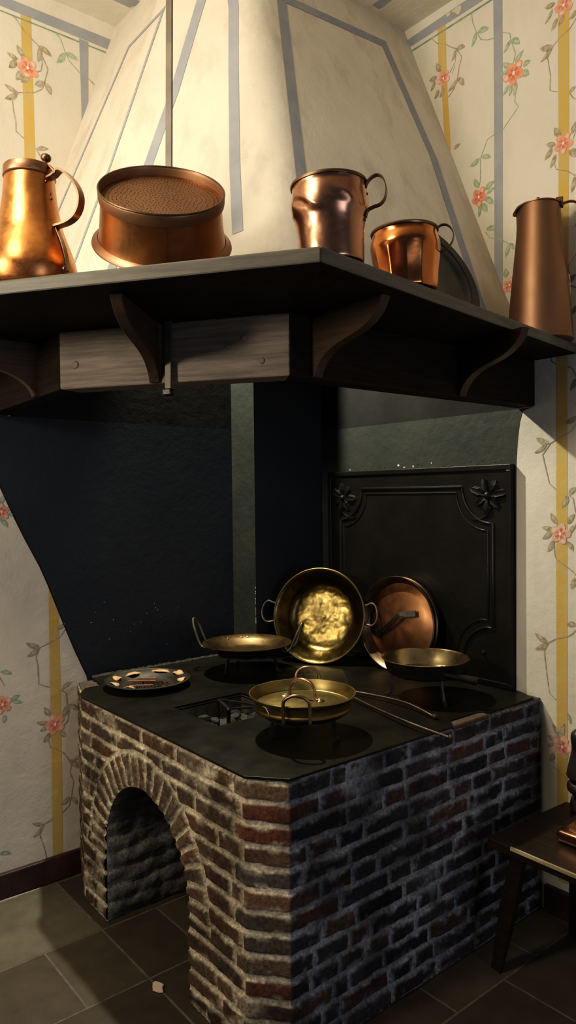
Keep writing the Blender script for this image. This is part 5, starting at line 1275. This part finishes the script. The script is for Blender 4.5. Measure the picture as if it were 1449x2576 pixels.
V, F = sweep(curve([p - SO2 for p in P], 6), rect(.006, .013), (0, -1, 0)); obj('bent_bar', V, F, M['iron'], st)
for p in (tp[0], tp[2]):
    V, F = sweep([Vector((p.x, p.y, .722)) - SO2, p - SO2], rect(.010, .008), (0, 1, 0)); obj('leg', V, F, M['iron'], st)

# ================================================================== bench at right with things on it
BZ = .45
be = empty('wooden_bench', (-1.05, 2.18, 0), label='low dark wooden bench with splayed legs beside the brick stove', cat='bench'); BO = Vector((-1.05, 2.18, 0))
V, F = prism([(-1.404, 1.962), (-.55, 1.948), (-.55, 2.395), (-1.384, 2.405)], BZ - .032, BZ)
V = [Vector(v) - BO for v in V]; obj('seat_board', V, F, M['bench'], be, bevel=.004, smooth=False)
V, F = sweep([Vector((-1.315, 1.9600, BZ - .0045)) - BO, Vector((-.60, 1.9485, BZ - .0045)) - BO], rect(.0065, .0105), (0, 0, 1)); o = obj('pale_edge', V, F, M['benchedge'], be); o['label'] = 'pale front edge'  # pale strip laid along the front edge
def bleg(top, foot):
    V, F = sweep([Vector(foot) - BO, Vector(foot).lerp(Vector(top), .5) - BO, Vector(top) - BO], [(-.022, -.014), (.022, -.014), (.022, .014), (-.022, .014)], (0, 1, 0), scale=[.75, 1.15, 1.0]); obj('leg', V, F, M['bench'], be, bevel=.002, smooth=False)
bleg((-1.325, 2.030, BZ - .030), (-1.400, 2.005, .001)); bleg((-1.285, 2.335, BZ - .030), (-1.335, 2.370, .001))
bleg((-.66, 2.035, BZ - .030), (-.60, 1.99, .001)); bleg((-.66, 2.335, BZ - .030), (-.60, 2.36, .001))
# flat polished copper box
bx = empty('copper_box', (-1.06, 2.21, BZ), label='low polished copper box with rounded edges on the bench', cat='box')
V, F = prism([(-.185, -.115), (.185, -.115), (.185, .115), (-.185, .115)], 0, .040); obj('body', V, F, M['copper_box'], bx, bevel=.014, smooth=True, sharp=180)
V, F = prism([(-.155, -.085), (.155, -.085), (.155, .085), (-.155, .085)], .0395, .043); obj('top_panel', V, F, M['copper_m'], bx, bevel=.0015, smooth=False)
# black turned wooden piece at the edge of the frame
tw = empty('turned_stand', (-1.300, 2.376, BZ), label='black turned wooden stand with a ball foot and flared skirt on the bench', cat='stand')
V, F = lathe(smooth_prof([(0, 0), (.040, 0), (.046, .010), (.045, .030), (.041, .045)], 4) + [(0, .045)], 48); obj('base', V, F, M['turned'], tw)
V, F = lathe(smooth_prof([(.030, .045), (.036, .055), (.052, .068), (.057, .084), (.050, .100), (.030, .112), (.018, .118)], 4), 48); obj('ball', V, F, M['turned'], tw)
V, F = lathe(smooth_prof([(.018, .116), (.020, .150), (.020, .200)], 3), 24); obj('stem', V, F, M['turned'], tw)
V, F = lathe(smooth_prof([(.046, .124), (.0575, .119), (.056, .130), (.048, .170), (.040, .210), (.043, .245), (.040, .268), (.024, .285), (.016, .300), (.022, .312), (.014, .325), (0, .328)], 4), 48, fn=lambda r, z, a: (r * (1 + .02 * math.cos(9 * a)), z)); obj('flared_skirt', V, F, M['turned'], tw)

def chip(loc, s, seed, label):
    r = random.Random(seed); P = [((s * (1 + r.uniform(-.35, .35)) * 1.6) * math.cos(2 * PI * k / 9), (s * (1 + r.uniform(-.35, .35))) * math.sin(2 * PI * k / 9)) for k in range(9)]
    V, F = prism(P, 0, s * .35); o = obj('plaster_chip', V, F, M['chip'], loc=loc, bevel=.001, smooth=False); tag(o, label, 'plaster chip')
chip((-2.040, 1.118, .0005), .016, 2, 'pinkish chip of plaster on the floor tiles in front of the arch')
chip((-1.905, .985, .0005), .009, 5, 'smaller pale chip of plaster on the floor at the front joint of the tiles')
# ================================================================== light
def area(name, loc, target, power, col, sx, sy=None, spread=None):
    l = bpy.data.lights.new(name, 'AREA'); l.energy = power; l.color = col; l.shape = 'RECTANGLE' if sy else 'DISK'; l.size = sx
    if sy: l.size_y = sy
    if spread: l.spread = math.radians(spread)
    o = bpy.data.objects.new(name, l); COL.objects.link(o); o.location = loc
    o.rotation_euler = (Vector(target) - Vector(loc)).to_track_quat('-Z', 'Y').to_euler(); return o
area('warm_room_lamp', (-1.85, -1.5, 2.25), (-1.9, 1.4, 2.0), 43, (1.0, .88, .69), .42)
area('warm_ceiling_wash', (-1.5, -.2, 3.05), (-2.2, 1.9, 3.2), 26, (1.0, .87, .66), .5)
area('cool_window', (2.6, 1.0, 1.25), (-1.5, 1.7, .9), 27, (.74, .82, 1.0), 1.2, 1.5)
area('ceiling_fill', (-1.9, -.5, 2.5), (-2.3, .9, 3.56), 9, (1.0, .88, .68), .6)  # added uplight with no visible fixture, brightens the ceiling
sl = bpy.data.lights.new('flue_lamp', 'SPOT'); sl.energy = 230; sl.color = (1.0, .94, .74); sl.spot_size = math.radians(80); sl.spot_blend = .3; sl.shadow_soft_size = .035
so = bpy.data.objects.new('flue_lamp', sl); COL.objects.link(so); so.location = (-2.84, 1.70, 2.95); so.rotation_euler = (Vector((-1.75, 1.95, .8)) - Vector(so.location)).to_track_quat('-Z', 'Y').to_euler()
w = bpy.data.worlds.new('room'); SC.world = w; w.use_nodes = True
bg = w.node_tree.nodes['Background']; bg.inputs[0].default_value = (.40, .48, .66, 1); bg.inputs[1].default_value = .12

SC.view_settings.view_transform = 'Standard'; SC.view_settings.look = 'None'; SC.view_settings.exposure = 0; SC.view_settings.gamma = 1
SC.view_settings.use_curve_mapping = True            # a slight toe, like the phone picture's deep blacks
cm = SC.view_settings.curve_mapping; cc = cm.curves[3]
for p in ((.018, .0108), (.05, .038), (.12, .105), (.3, .31)): cc.points.new(*p)
cm.update()
SC.cycles.use_denoising = True
SC.cycles.max_bounces = 6

# ================================================================== camera
cd = bpy.data.cameras.new('camera'); cam = bpy.data.objects.new('camera', cd); COL.objects.link(cam)
cd.sensor_fit = 'VERTICAL'; cd.sensor_height = 36.0; cd.lens = 1842.0 / 2576.0 * 36.0; cd.clip_start = .02
yaw, pitch, roll = -.8842, -.0212, -.0112
f = Vector((math.sin(yaw) * math.cos(pitch), math.cos(yaw) * math.cos(pitch), math.sin(pitch)))
r = Vector((math.cos(yaw), -math.sin(yaw), 0)); u = r.cross(f)
r2 = r * math.cos(roll) + u * math.sin(roll); u2 = -r * math.sin(roll) + u * math.cos(roll)
cam.matrix_world = Matrix.Translation((0, 0, 1.55)) @ frame_mat(r2, u2, -f).to_4x4()
SC.camera = cam
